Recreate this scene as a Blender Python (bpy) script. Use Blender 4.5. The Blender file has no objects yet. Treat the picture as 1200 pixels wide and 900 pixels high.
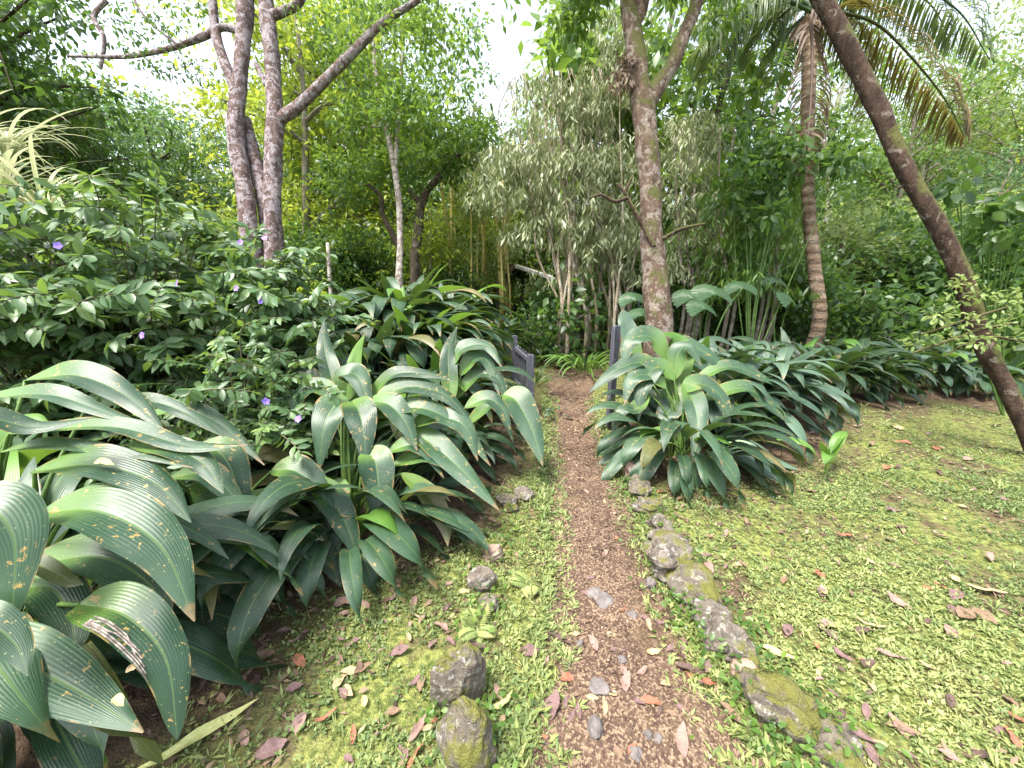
import bpy, math, random
import numpy as np
from mathutils import Vector, Matrix

rng = np.random.default_rng(11)
random.seed(5)
S = bpy.context.scene
C = S.collection
PI = math.pi
FPX = 451.0                      # focal length in photo pixels (1200 wide)
PITCH = math.radians(15)
CP, SP = math.cos(PITCH), math.sin(PITCH)
CAMZ = 1.5

def A(*v): return np.array(v, float)
def nrm(v):
    v = np.asarray(v, float)
    return v / np.maximum(np.linalg.norm(v, axis=-1, keepdims=True), 1e-9)
def P(x, y, d):
    dx, dy = (x - 600) / FPX, (450 - y) / FPX
    return A(dx * d, d * (CP + dy * SP), CAMZ + d * (dy * CP - SP))
def sstep(a, b, x):
    t = np.clip((x - a) / (b - a), 0, 1)
    return t * t * (3 - 2 * t)

# ------------------------------------------------------------------ terrain
def _flat(x, y):
    dx, dy = (x - 600) / FPX, (450 - y) / FPX
    t = CAMZ / -(dy * CP - SP)
    return dx * t, t * (CP + dy * SP)
_edges = [(900, 612, 890), (860, 622, 868), (800, 632, 832), (740, 640, 802), (700, 646, 783), (650, 645, 762), (600, 643, 742),
          (560, 641, 727), (520, 641, 712), (490, 641, 702), (465, 642, 696), (445, 643, 698), (432, 650, 706)]
_py, _pl, _pr = [], [], []
for (yy, l, r) in _edges:
    a, b = _flat(l, yy), _flat(r, yy)
    _py.append(a[1]); _pl.append(a[0]); _pr.append(b[0])
_py = [-3.0, 0.0] + _py + [8.2, 9.5, 11.0]
_pl = [_pl[0] - .1, _pl[0] - .02] + _pl + [1.15, 1.9, 3.0]
_pr = [_pr[0] + .1, _pr[0] + .02] + _pr + [1.75, 2.5, 3.7]
def path_edges(y): return np.interp(y, _py, _pl), np.interp(y, _py, _pr)
def path_s(x, y):                # -1..1 inside the path
    l, r = path_edges(y)
    return (x - (l + r) / 2) / ((r - l) / 2)
def wav(x, y, f, s):
    return (np.sin(x * f + s * 1.7 + 1.3 * np.sin(y * f * .7 + s)) * np.sin(y * f * 1.1 + s * 2.3 + 1.1 * np.sin(x * f * .8 - s)))
def height(x, y):
    x = np.asarray(x, float); y = np.asarray(y, float)
    z = .018 * wav(x, y, 1.9, 1) + .010 * wav(x, y, 5.3, 2) + .005 * wav(x, y, 13., 3)
    z = z + .85 * np.exp(-((x + 1.45) / 1.15) ** 2 - ((y - 5.3) / 1.5) ** 2)
    z = z + .15 * np.exp(-((x - 3.0) / 1.3) ** 2 - ((y - 4.9) / .9) ** 2)
    r = y + .12 * np.abs(x)
    z = z + 7.5 * sstep(8.5, 42, r) * (1 + .10 * wav(x, y, .16, 4)) + .35 * sstep(6.4, 10, r)
    z = z + 2.5 * sstep(9, 40, np.abs(x))
    s = path_s(x, y)
    z = z - .035 * (1 - sstep(.75, 1.35, np.abs(s))) * (1 - sstep(7, 9, y))
    return z
def G(px, py):
    "ground point seen at a photo pixel"
    for d in np.arange(.6, 40, .01):
        q = P(px, py, d)
        if q[2] <= height(q[0], q[1]): return A(q[0], q[1], float(height(q[0], q[1])))
    return q
def at(px, Y):
    "ground point at world depth Y on the vertical through pixel column px"
    d = Y / 1.035
    x = (px - 600) / FPX * d
    return A(x, Y, float(height(x, Y)))

# ------------------------------------------------------------------ meshes
def mesh_from(name, V, F, uv=None, smooth=True, tint=None):
    V = np.asarray(V, np.float32); F = np.asarray(F, np.int32)
    m = bpy.data.meshes.new(name)
    k = F.shape[1]
    m.vertices.add(len(V)); m.vertices.foreach_set('co', V.ravel())
    m.loops.add(F.size); m.loops.foreach_set('vertex_index', F.ravel())
    m.polygons.add(len(F))
    m.polygons.foreach_set('loop_start', np.arange(0, F.size, k, dtype=np.int32))
    m.polygons.foreach_set('loop_total', np.full(len(F), k, np.int32))
    m.polygons.foreach_set('use_smooth', np.full(len(F), smooth, bool))
    if uv is not None:
        u = m.uv_layers.new(name='UVMap')
        u.data.foreach_set('uv', np.asarray(uv, np.float32)[F.ravel()].ravel())
    if tint is not None:
        a = m.attributes.new('tint', 'FLOAT', 'POINT'); a.data.foreach_set('value', np.asarray(tint, np.float32))
    m.update(calc_edges=True); m.validate()
    return m
class MB:
    def __init__(s): s.V, s.F, s.U, s.T, s.n = [], [], [], [], 0
    def add(s, V, F, U=None, T=None):
        s.V.append(np.asarray(V)); s.F.append(np.asarray(F) + s.n); s.n += len(V)
        s.U.append(U if U is not None else np.zeros((len(V), 2)))
        s.T.append(T if T is not None else np.zeros(len(V)))
    def mesh(s, name, smooth=True):
        F = s.F
        if len({f.shape[1] for f in F}) > 1:
            F = [f if f.shape[1] == 3 else np.concatenate([f[:, [0, 1, 2]], f[:, [0, 2, 3]]]) for f in F]
        return mesh_from(name, np.concatenate(s.V), np.concatenate(F), np.concatenate(s.U), smooth, np.concatenate(s.T))
def ob(name, mesh, mat=None, parent=None, loc=None):
    o = bpy.data.objects.new(name, mesh); C.objects.link(o)
    if mat is not None and mesh is not None and not mesh.materials: mesh.materials.append(mat)
    if parent is not None: o.parent = parent
    if loc is not None: o.location = [float(c) for c in loc]
    return o
def tag(o, label, cat, group=None):
    o['label'] = label; o['category'] = cat
    if group: o['group'] = group
    return o
def thing(name, label, cat, loc, group=None, rz=0., sc=1.):
    o = bpy.data.objects.new(name, None); C.objects.link(o)
    o.empty_display_size = .1
    o.location = [float(c) for c in loc]; o.rotation_euler = (0, 0, rz); o.scale = (sc, sc, sc)
    return tag(o, label, cat, group)
def dup(root, label, loc, rz=0., sc=1., group=None):
    r = root.copy(); C.objects.link(r)
    r.location = [float(c) for c in loc]; r.rotation_euler = (0, 0, rz); r.scale = (sc, sc, sc); r['label'] = label
    if group: r['group'] = group
    for ch in root.children:
        c = ch.copy(); C.objects.link(c); c.parent = r
        for g in ch.children:
            d = g.copy(); C.objects.link(d); d.parent = c
    return r
def spline(pts, n):
    pts = np.asarray(pts, float)
    k = len(pts)
    if k == 2: return pts[0] + (pts[1] - pts[0]) * np.linspace(0, 1, n)[:, None]
    p = np.vstack([2 * pts[0] - pts[1], pts, 2 * pts[-1] - pts[-2]])
    t = np.linspace(0, k - 1, n); i = np.minimum(t.astype(int), k - 2); f = (t - i)[:, None]
    a, b, c, d = p[i], p[i + 1], p[i + 2], p[i + 3]
    return .5 * (2 * b + (c - a) * f + (2 * a - 5 * b + 4 * c - d) * f ** 2 + (3 * b - a - 3 * c + d) * f ** 3)
def tube(pts, rad, sides=10, rough=0., seed=0, cap=True):
    pts = np.asarray(pts, float); n = len(pts); rad = np.broadcast_to(np.asarray(rad, float), (n,))
    t = nrm(np.gradient(pts, axis=0))
    ref = A(1, 0, 0) if abs(t[0][0]) < .8 else A(0, 1, 0)
    u = np.zeros_like(t); last = ref
    for i in range(n):
        w = last - t[i] * np.dot(last, t[i]); w = w / (np.linalg.norm(w) + 1e-9); u[i] = w; last = w
    v = np.cross(t, u)
    a = np.linspace(0, 2 * PI, sides, endpoint=False)
    R = rad[:, None] * np.ones((1, sides))
    if rough:
        L = np.cumsum(np.r_[0, np.linalg.norm(np.diff(pts, axis=0), axis=1)])[:, None]
        s = seed
        R = R * (1 + rough * (np.sin(a[None] * 2 + L * 3 + s) * .5 + np.sin(a[None] * 3 - L * 7 + s * 2) * .4 + np.sin(a[None] * 5 + L * 17 + s * 3) * .25 + np.sin(L * 11 + s) * .4))
    V = pts[:, None] + R[..., None] * (np.cos(a)[None, :, None] * u[:, None] + np.sin(a)[None, :, None] * v[:, None])
    V = V.reshape(-1, 3)
    i = np.arange(n - 1)[:, None] * sides; j = np.arange(sides)[None]; j2 = (j + 1) % sides
    F = np.stack([i + j, i + j2, i + sides + j2, i + sides + j], -1).reshape(-1, 4)
    if cap:
        V = np.vstack([V, pts[-1] + t[-1] * rad[-1] * .6]); e = len(V) - 1; k = (n - 1) * sides
        F = np.vstack([F, [[k + q, k + (q + 1) % sides, e, e] for q in range(sides)]]) if False else F
        tri = np.array([[k + q, k + (q + 1) % sides, e] for q in range(sides)])
        F = np.concatenate([F[:, [0, 1, 2]], F[:, [0, 2, 3]], tri])
    return V, F
def leaf_batch(pos, ax, nm, L, W, tint, rows=1, droop=.12, fold=.12):
    "many small pointed leaves as one array of triangles"
    pos = np.asarray(pos); n = len(pos)
    ax = nrm(ax); sd = nrm(np.cross(ax, nm)); up = np.cross(sd, ax)
    L = np.broadcast_to(L, (n,))[:, None]; W = np.broadcast_to(W, (n,))[:, None]
    if rows == 1:
        T = np.stack([pos, pos + ax * L * .45 - sd * W * .5 + up * W * fold, pos + ax * L * .48,
                      pos + ax * L * .45 + sd * W * .5 + up * W * fold, pos + ax * L - up * L * droop], 1)
        f = np.array([[0, 2, 1], [0, 3, 2], [1, 2, 4], [2, 3, 4]]); k = 5
    else:
        q = lambda a, b, c: pos + ax * L * a + sd * W * b * .5 + up * (W * fold * abs(b) - L * droop * c)
        T = np.stack([pos, q(.22, -.72, 0), q(.22, 0, 0), q(.22, .72, 0), q(.55, -1, .2), q(.55, 0, .2), q(.55, 1, .2),
                      q(.82, -.6, .55), q(.82, 0, .55), q(.82, .6, .55), q(1.04, 0, 1)], 1)
        f = np.array([[0, 2, 1], [0, 3, 2], [1, 2, 5], [1, 5, 4], [2, 3, 6], [2, 6, 5], [4, 5, 8], [4, 8, 7], [5, 6, 9], [5, 9, 8], [7, 8, 10], [8, 9, 10]]); k = 11
    F = (f[None] + (np.arange(n) * k)[:, None, None]).reshape(-1, 3)
    return T.reshape(-1, 3), F, np.repeat(np.broadcast_to(tint, (n,)), k)
def rdir(n, r=rng):
    return nrm(r.normal(size=(n, 3)))
def blade(spine, width, nvec, nx=13, fold=.2, arch=-.12, pleat=0., npl=9, twist=0., ruf=0., seed=0):
    "one broad leaf: spine Nx3, width N, vectors its face looks along"
    n = len(spine); t = nrm(np.gradient(spine, axis=0))
    nv = np.broadcast_to(np.asarray(nvec, float), (n, 3))
    s = nrm(np.cross(t, nv)); u = np.cross(s, t)
    if twist:
        a = np.linspace(0, twist, n)[:, None]; s, u = s * np.cos(a) + u * np.sin(a), u * np.cos(a) - s * np.sin(a)
    a = np.linspace(-1, 1, nx)[None]; v = np.linspace(0, 1, n)[:, None]
    w = np.asarray(width, float)[:, None] / 2
    fo = fold * (1 - sstep(.3, .8, v)) + .06
    h = w * (fo * np.abs(a) + arch * a ** 2 * sstep(.3, .7, v) * 2) + pleat * np.cos(a * PI * npl) * np.minimum(1, w / .05)
    if ruf: h = h + ruf * w * np.sin(v * 9 + seed + a * 1.5) * a ** 2 + ruf * .5 * w * np.sin(v * 23 + seed * 2 - a * 2) * np.abs(a)
    V = spine[:, None] + s[:, None] * (a * w)[..., None] + u[:, None] * h[..., None]
    U = np.stack([np.broadcast_to((a + 1) / 2, (n, nx)), np.broadcast_to(v, (n, nx))], -1).reshape(-1, 2)
    i = np.arange(n - 1)[:, None] * nx; j = np.arange(nx - 1)[None]
    F = np.stack([i + j, i + j + 1, i + nx + j + 1, i + nx + j], -1).reshape(-1, 4)
    return V.reshape(-1, 3), F, U

# ------------------------------------------------------------------ materials
class N:
    def __init__(s, name):
        s.m = bpy.data.materials.new(name); s.m.use_nodes = True
        s.t = s.m.node_tree; s.t.nodes.clear(); s.out = s.t.nodes.new('ShaderNodeOutputMaterial')
    def n(s, typ, _in=None, **kw):
        nd = s.t.nodes.new('ShaderNode' + typ)
        for k, v in kw.items(): setattr(nd, k, v)
        for k, v in (_in or {}).items(): s.set(nd.inputs[k], v)
        return nd
    def set(s, sock, v):
        if hasattr(v, 'is_output') or isinstance(v, bpy.types.NodeSocket): s.t.links.new(v, sock)
        elif isinstance(v, (tuple, list)) and sock.type == 'RGBA' and len(v) == 3: sock.default_value = (*v, 1)
        else: sock.default_value = v
    def coord(s, kind='Object'): return s.n('TexCoord').outputs[kind]
    def noise(s, vec, scale, detail=4, rough=.55, dist=0.):
        return s.n('TexNoise', {'Vector': vec, 'Scale': scale, 'Detail': detail, 'Roughness': rough, 'Distortion': dist}).outputs['Fac']
    def ramp(s, fac, stops, interp='LINEAR'):
        r = s.n('ValToRGB', {'Fac': fac}); cr = r.color_ramp; cr.interpolation = interp
        while len(cr.elements) < len(stops): cr.elements.new(.5)
        for e, (p, c) in zip(cr.elements, stops):
            e.position = p; e.color = (*c, 1) if len(c) == 3 else c
        return r.outputs['Color']
    def gate(s, fac, a, b): return s.n('MapRange', {'Value': fac, 'From Min': a, 'From Max': b}, interpolation_type='SMOOTHSTEP').outputs['Result']
    def mix(s, fac, a, b, blend='MIX'):
        m = s.n('Mix', data_type='RGBA', blend_type=blend)
        s.set(m.inputs[0], fac); s.set(m.inputs[6], a); s.set(m.inputs[7], b)
        return m.outputs[2]
    def math(s, op, a, b=0.): return s.n('Math', {0: a, 1: b}, operation=op).outputs[0]
    def scale(s, vec, v): return s.n('Mapping', {'Vector': vec, 'Scale': v}).outputs['Vector']
    def bump(s, h, strength=.5, dist=.01, normal=None):
        d = {'Height': h, 'Strength': strength, 'Distance': dist}
        if normal is not None: d['Normal'] = normal
        return s.n('Bump', d).outputs['Normal']
    def bsdf(s, col, rough=.6, spec=.4, normal=None, metal=0.):
        d = {'Base Color': col, 'Roughness': rough, 'Specular IOR Level': spec, 'Metallic': metal}
        if normal is not None: d['Normal'] = normal
        return s.n('BsdfPrincipled', d).outputs[0]
    def done(s, sh): s.t.links.new(sh, s.out.inputs['Surface']); return s.m
def leafmat(name, stops, trans, rough=.45, spec=.5, tf=.35, objrand=.0):
    n = N(name)
    t = n.n('Attribute', attribute_name='tint').outputs['Fac']
    r = n.n('NewGeometry').outputs['Random Per Island']
    f = n.math('ADD', n.math('MULTIPLY', t, .6), n.math('MULTIPLY', r, .4))
    if objrand:
        o = n.n('ObjectInfo').outputs['Random']
        f = n.math('ADD', f, n.math('MULTIPLY', n.math('SUBTRACT', o, .5), objrand))
    col = n.ramp(f, stops)
    tr = n.n('BsdfTranslucent', {'Color': n.mix(.5, col, trans, 'MIX')}).outputs[0]
    return n.done(n.n('MixShader', {0: tf, 1: n.bsdf(col, rough, spec), 2: tr}).outputs[0])
def broadmat(name, dark, light, spots=.5, trans=(.20, .34, .03), tf=.16, rough=.43, spec=.6, objr=1.):
    "pleated broad leaf with spots of decay"
    n = N(name)
    uv = n.coord('UV'); ob_ = n.coord('Object')
    ri = n.n('ObjectInfo').outputs['Random']
    sep = n.n('SeparateXYZ', {0: uv})
    u = sep.outputs[0]; v = sep.outputs[1]
    offs = n.n('VectorMath', {0: ob_, 1: n.n('CombineXYZ', {0: n.math('MULTIPLY', ri, 37.), 1: n.math('MULTIPLY', ri, 91.)}).outputs[0]}, operation='ADD').outputs[0]
    big = n.noise(offs, 7, 3)
    col = n.mix(n.math('MULTIPLY', n.gate(n.math('ADD', n.math('MULTIPLY', big, .55), n.math('MULTIPLY', ri, .45 * objr)), .15, .85), 1.), dark, light)
    st = n.noise(n.scale(uv, (30, 1.2, 1)), 1.0, 3)
    col = n.mix(n.math('MULTIPLY', n.gate(st, .45, .7), .10), col, (light[0] * 1.5, light[1] * 1.35, light[2] * 1.3))
    mid = n.math('ABSOLUTE', n.math('SUBTRACT', u, .5))
    col = n.mix(n.math('MULTIPLY', n.gate(mid, .03, .012), .5), col, (.12, .20, .05))
    base = n.gate(v, .42, .12)
    col = n.mix(n.math('MULTIPLY', base, .65), col, (.11, .21, .03))
    s1 = n.noise(offs, 42, 4, .65, .4)
    s2 = n.noise(offs, 9, 2)
    sp = n.math('MULTIPLY', n.gate(n.math('ADD', s1, n.math('MULTIPLY', s2, .35)), .86 - .04 * spots, .90 - .04 * spots), 1.)
    col = n.mix(n.math('MULTIPLY', sp, min(1, spots * 1.4)), col, n.mix(n.noise(offs, 60), (.42, .30, .08), (.16, .10, .04)))
    fine = n.n('TexVoronoi', {'Vector': offs, 'Scale': 75}).outputs['Distance']
    col = n.mix(n.math('MULTIPLY', n.gate(fine, .16, .08), spots * .7 if spots < 1 else .7), col, (.34, .32, .12))
    edge = n.math('MULTIPLY', n.gate(mid, .44, .5), n.gate(n.noise(offs, 12), .5, .62))
    col = n.mix(n.math('MULTIPLY', edge, spots), col, (.24, .17, .06))
    tip = n.math('MULTIPLY', n.gate(n.math('ADD', v, n.math('MULTIPLY', n.math('SUBTRACT', n.noise(offs, 25, 3), .5), .14)), .93, .97), n.gate(ri, .45, .5))
    col = n.mix(n.math('MULTIPLY', tip, .85), col, (.17, .11, .05))
    wv = n.math('SINE', n.math('ADD', n.math('MULTIPLY', u, 2 * PI * 17), n.math('MULTIPLY', n.noise(n.scale(uv, (9, 2, 1)), 1., 3), 7.)))
    h = n.math('ADD', n.math('MULTIPLY', wv, .5), n.math('MULTIPLY', n.noise(offs, 30, 3), .8))
    nor = n.bump(h, .17, .004)
    rg = n.math('ADD', n.math('MULTIPLY', n.noise(offs, 14, 3), .22), rough - .08)
    p = n.bsdf(col, rg, spec, nor)
    tr = n.n('BsdfTranslucent', {'Color': n.mix(.6, col, trans), 'Normal': nor}).outputs[0]
    return n.done(n.n('MixShader', {0: tf, 1: p, 2: tr}).outputs[0])
def barkmat(name, c1, c2, lichen, amount=.5, moss=0., scale=1., rings=False):
    n = N(name); o = n.coord('Object')
    v = n.scale(o, (1, 1, .35) if not rings else (1, 1, 2.5))
    a = n.noise(v, 9 * scale, 6, .65)
    col = n.mix(n.gate(a, .3, .7), c1, c2)
    l = n.noise(o, 5.5 * scale, 5, .7, .5)
    k = .60 - .18 * amount
    col = n.mix(n.math('MULTIPLY', n.gate(l, k, k + .05), .85), col, n.mix(n.noise(o, 30), lichen, tuple(c * .6 for c in lichen)))
    sp = n.n('TexVoronoi', {'Vector': n.scale(o, (1, 1, .6)), 'Scale': 13 * scale, 'Randomness': 1.}).outputs['Distance']
    col = n.mix(n.math('MULTIPLY', n.gate(sp, .26, .18), .7 * amount), col, tuple(min(1, c * 1.3) for c in lichen))
    if moss:
        mo = n.math('ADD', n.noise(o, 3.2, 5, .65), n.math('MULTIPLY', n.n('SeparateXYZ', {0: n.n('NewGeometry').outputs['Normal']}).outputs[2], .35))
        col = n.mix(n.gate(mo, .62 - .2 * moss, .72 - .15 * moss), col, n.mix(n.noise(o, 45), (.15, .145, .045), (.06, .07, .025)))
    h = n.math('ADD', n.noise(v, 22 * scale, 6, .7), n.math('MULTIPLY', a, .7))
    if rings:
        z = n.n('SeparateXYZ', {0: o}).outputs[2]
        h = n.math('ADD', h, n.math('MULTIPLY', n.math('SINE', n.math('ADD', n.math('MULTIPLY', z, 42.), n.math('MULTIPLY', a, 4.))), .5))
    return n.done(n.bsdf(col, .85, .2, n.bump(h, 1., .045)))
def plain(name, c1, c2, rough=.7, sc=12, spec=.3, bump=.3, objrand=False):
    n = N(name); o = n.coord('Object')
    f = n.noise(o, sc, 5, .6)
    col = n.mix(n.gate(f, .3, .7), c1, c2)
    if objrand: col = n.mix(n.math('MULTIPLY', n.n('ObjectInfo').outputs['Random'], .6), col, tuple(c * .55 for c in c1))
    return n.done(n.bsdf(col, rough, spec, n.bump(n.noise(o, sc * 4, 4), bump, .01)))

M = {}
M['broad'] = broadmat('broad_leaf_green', (.010, .034, .015), (.036, .080, .040), .8)
M['broad_near'] = broadmat('broad_leaf_spotted', (.009, .036, .015), (.032, .078, .036), 1.2)
M['broad_blue'] = broadmat('broad_leaf_bluish', (.024, .056, .034), (.080, .132, .088), .4, tf=.10)
M['broad_young_or_lit'] = broadmat('broad_leaf_young_or_lit', (.060, .15, .02), (.13, .25, .045), .12, tf=.32)
M['broad_old'] = broadmat('broad_leaf_old', (.05, .07, .02), (.14, .12, .045), 1.0)
M['shrub'] = leafmat('shrub_leaf', [(0, (.030, .070, .028)), (.5, (.078, .150, .058)), (1, (.19, .28, .07))], (.38, .56, .05), .44, .55, .32)
M['twig'] = plain('twig_bark', (.055, .055, .03), (.11, .10, .06))
M['flower'] = leafmat('purple_petal', [(0, (.22, .13, .62)), (1, (.42, .30, .80))], (.4, .25, .8), .6, .2, .3)
M['variegated'] = leafmat('variegated_leaf', [(0, (.14, .24, .08)), (.5, (.46, .48, .28)), (1, (.66, .65, .48))], (.6, .62, .36), .45, .4, .3)
FOL = {
 'dark': ([(0, (.014, .038, .013)), (.5, (.038, .085, .022)), (1, (.09, .155, .035))], (.20, .36, .04)),
 'mid': ([(0, (.025, .068, .015)), (.5, (.075, .155, .028)), (1, (.16, .25, .045))], (.36, .52, .06)),
 'lime': ([(0, (.09, .155, .016)), (.5, (.24, .33, .032)), (1, (.38, .44, .05))], (.64, .72, .08)),
 'pale': ([(0, (.065, .12, .035)), (.5, (.16, .235, .07)), (1, (.28, .34, .12))], (.48, .58, .15)),
 'blue': ([(0, (.022, .06, .028)), (.5, (.055, .12, .055)), (1, (.11, .19, .09))], (.25, .44, .12)),
 'grey': ([(0, (.085, .108, .045)), (.5, (.20, .235, .115)), (1, (.40, .42, .25))], (.42, .45, .18)),
}
for k, (st, tr) in FOL.items(): M['fol_' + k] = leafmat('foliage_' + k, st, tr, .42, .5, .45 if k != 'grey' else .30)
M['frond'] = leafmat('palm_frond_green', [(0, (.025, .06, .018)), (.6, (.07, .12, .04)), (1, (.16, .19, .07))], (.30, .38, .09), .45, .45, .35)
M['frond_dry'] = leafmat('palm_frond_dry', [(0, (.10, .07, .055)), (.6, (.17, .125, .10)), (1, (.27, .20, .13))], (.26, .18, .08), .7, .25, .2)
M['frond_mix'] = leafmat('palm_frond_yellowing', [(0, (.04, .055, .014)), (.4, (.085, .08, .022)), (.7, (.13, .095, .03)), (1, (.10, .055, .035))], (.30, .25, .05), .55, .35, .35)
M['weed'] = leafmat('weed_leaf', [(0, (.06, .10, .035)), (.4, (.14, .195, .065)), (.75, (.25, .285, .095)), (1, (.36, .35, .15))], (.32, .42, .10), .55, .35, .28)
M['bark_left'] = barkmat('bark_grey_lichen', (.085, .055, .045), (.20, .14, .13), (.42, .37, .39), .62, 0, 1.9)
M['bark_mid'] = barkmat('bark_brown_blotched', (.075, .050, .034), (.17, .115, .085), (.36, .30, .25), .50, .18, 1.5)
M['bark_pale'] = barkmat('bark_pale', (.15, .115, .09), (.30, .25, .21), (.52, .48, .43), .7, 0, 1.6)
M['bark_dark'] = barkmat('bark_dark', (.045, .034, .024), (.10, .075, .05), (.20, .18, .14), .25)
M['bark_bg'] = barkmat('bark_forest', (.13, .105, .08), (.24, .20, .155), (.38, .35, .30), .5)
M['bark_mossy'] = barkmat('bark_mossy', (.035, .021, .015), (.10, .062, .045), (.26, .22, .18), .16, .36, 1.8)
M['bark_palm'] = barkmat('bark_palm_ringed', (.13, .09, .06), (.25, .18, .125), (.34, .28, .21), .3, 0, 1., True)
M['bark_tan'] = barkmat('bark_tan', (.16, .125, .08), (.29, .24, .165), (.44, .40, .33), .5)
M['cane'] = plain('bamboo_cane', (.30, .24, .07), (.42, .36, .12), .45)

def stonemat(name='mossy_stone', th=.60):
    n = N(name); o = n.coord('Object'); ri = n.n('ObjectInfo').outputs['Random']
    g = n.n('NewGeometry').outputs['Normal']; z = n.n('SeparateXYZ', {0: g}).outputs[2]
    base = n.mix(n.gate(n.noise(o, 9, 6, .65), .3, .7), (.085, .070, .056), (.21, .18, .145))
    base = n.mix(n.math('MULTIPLY', n.gate(n.noise(o, 26, 5, .7), .54, .60), .7), base, (.36, .35, .32))
    mo = n.math('ADD', n.math('ADD', n.noise(o, 7, 6, .7), n.math('MULTIPLY', z, .14)), n.math('MULTIPLY', n.math('SUBTRACT', ri, .5), .22))
    col = n.mix(n.gate(mo, th, th + .12), base, n.mix(n.noise(o, 60, 5), (.21, .20, .05), (.06, .068, .02)))
    h = n.math('ADD', n.math('ADD', n.noise(o, 30, 6, .7), n.math('MULTIPLY', n.noise(o, 90, 4, .7), .6)), n.math('MULTIPLY', n.gate(mo, th, th + .12), n.noise(o, 160, 3)))
    return n.done(n.bsdf(col, .9, .2, n.bump(h, .8, .02)))
M['stone'] = stonemat(); M['stone_mossy'] = stonemat('moss_covered_stone', .45)
M['stone_pink'] = plain('pinkish_stone', (.20, .135, .10), (.28, .21, .165), .85, 14)
M['pebble'] = plain('grey_pebble', (.11, .095, .09), (.20, .175, .165), .75, 18, .3, .3, True)
def soilmat(name, path):
    n = N(name); o = n.coord('Object')
    f = n.noise(o, 16, 8, .7); f2 = n.noise(o, 2.3, 5, .6)
    chip = n.n('TexVoronoi', {'Vector': n.scale(o, (1, .8, 1)), 'Scale': 150, 'Randomness': 1.})
    chipc = n.n('SeparateColor', {0: chip.outputs['Color']}).outputs[0]
    if path:
        col = n.mix(n.gate(f, .3, .7), (.050, .032, .022), (.128, .084, .058))
        col = n.mix(n.math('MULTIPLY', n.gate(chipc, .55, .8), .7), col, (.27, .195, .13))
        col = n.mix(n.math('MULTIPLY', n.gate(chipc, .25, .1), .7), col, (.055, .032, .026))
        col = n.mix(n.math('MULTIPLY', n.gate(f2, .54, .72), .35), col, (.16, .13, .05))
        col = n.mix(n.math('MULTIPLY', n.gate(n.noise(o, 1.7, 5, .65), .46, .62), .55), col, (.050, .030, .022))
    else:
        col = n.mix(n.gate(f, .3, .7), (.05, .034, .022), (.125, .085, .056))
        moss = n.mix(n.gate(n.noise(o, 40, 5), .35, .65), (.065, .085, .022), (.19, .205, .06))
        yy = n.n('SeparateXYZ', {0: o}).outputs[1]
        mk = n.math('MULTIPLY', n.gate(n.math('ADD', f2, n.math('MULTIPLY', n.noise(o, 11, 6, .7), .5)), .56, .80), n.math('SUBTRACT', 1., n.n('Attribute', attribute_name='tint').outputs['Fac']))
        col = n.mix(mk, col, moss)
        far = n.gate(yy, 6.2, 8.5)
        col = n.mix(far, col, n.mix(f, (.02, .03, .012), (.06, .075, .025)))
    h = n.math('ADD', n.math('MULTIPLY', f, .6), n.math('MULTIPLY', chip.outputs['Distance'], .5))
    return n.done(n.bsdf(col, .95, .15, n.bump(h, .9, .012)))
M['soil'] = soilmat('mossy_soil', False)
M['path'] = soilmat('gravel_path', True)
M['chips'] = leafmat('wood_chips', [(0, (.030, .019, .014)), (.4, (.098, .063, .045)), (.75, (.20, .14, .095)), (1, (.44, .36, .21))], (.3, .2, .1), .85, .2, .0)
DEAD = {'purple brown': ((.11, .062, .060), (.20, .125, .118)), 'dull brown': ((.13, .08, .05), (.22, .145, .095)), 'pale pinkish': ((.20, .118, .098), (.29, .19, .155)),
        'rusty red': ((.22, .075, .045), (.32, .13, .075)), 'yellow': ((.52, .40, .12), (.62, .52, .22)), 'tan': ((.29, .20, .11), (.38, .29, .17)), 'dark brown': ((.06, .035, .03), (.12, .075, .06)),
        'pale greenish': ((.36, .38, .13), (.48, .48, .20))}
for k, (a, b) in DEAD.items(): M['dead_' + k] = plain('dead_leaf_' + k.replace(' ', '_'), a, b, .6, 25, .35, .4)
def postmat():
    n = N('weathered_painted_wood'); o = n.coord('Object')
    g = n.noise(n.scale(o, (1, 1, .07)), 60, 5, .6)
    col = n.mix(n.gate(g, .3, .7), (.040, .040, .052), (.095, .095, .115))
    col = n.mix(n.gate(n.noise(o, 22, 5, .7), .63, .68), col, (.50, .50, .52))
    return n.done(n.bsdf(col, .75, .3, n.bump(g, .5, .006)))
M['post'] = postmat()
M['roof_brown'] = plain('roof_brown_wood', (.07, .045, .03), (.12, .08, .055), .8)
M['roof_pale'] = plain('roof_pale_sheet', (.36, .35, .33), (.55, .53, .50), .6)

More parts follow.
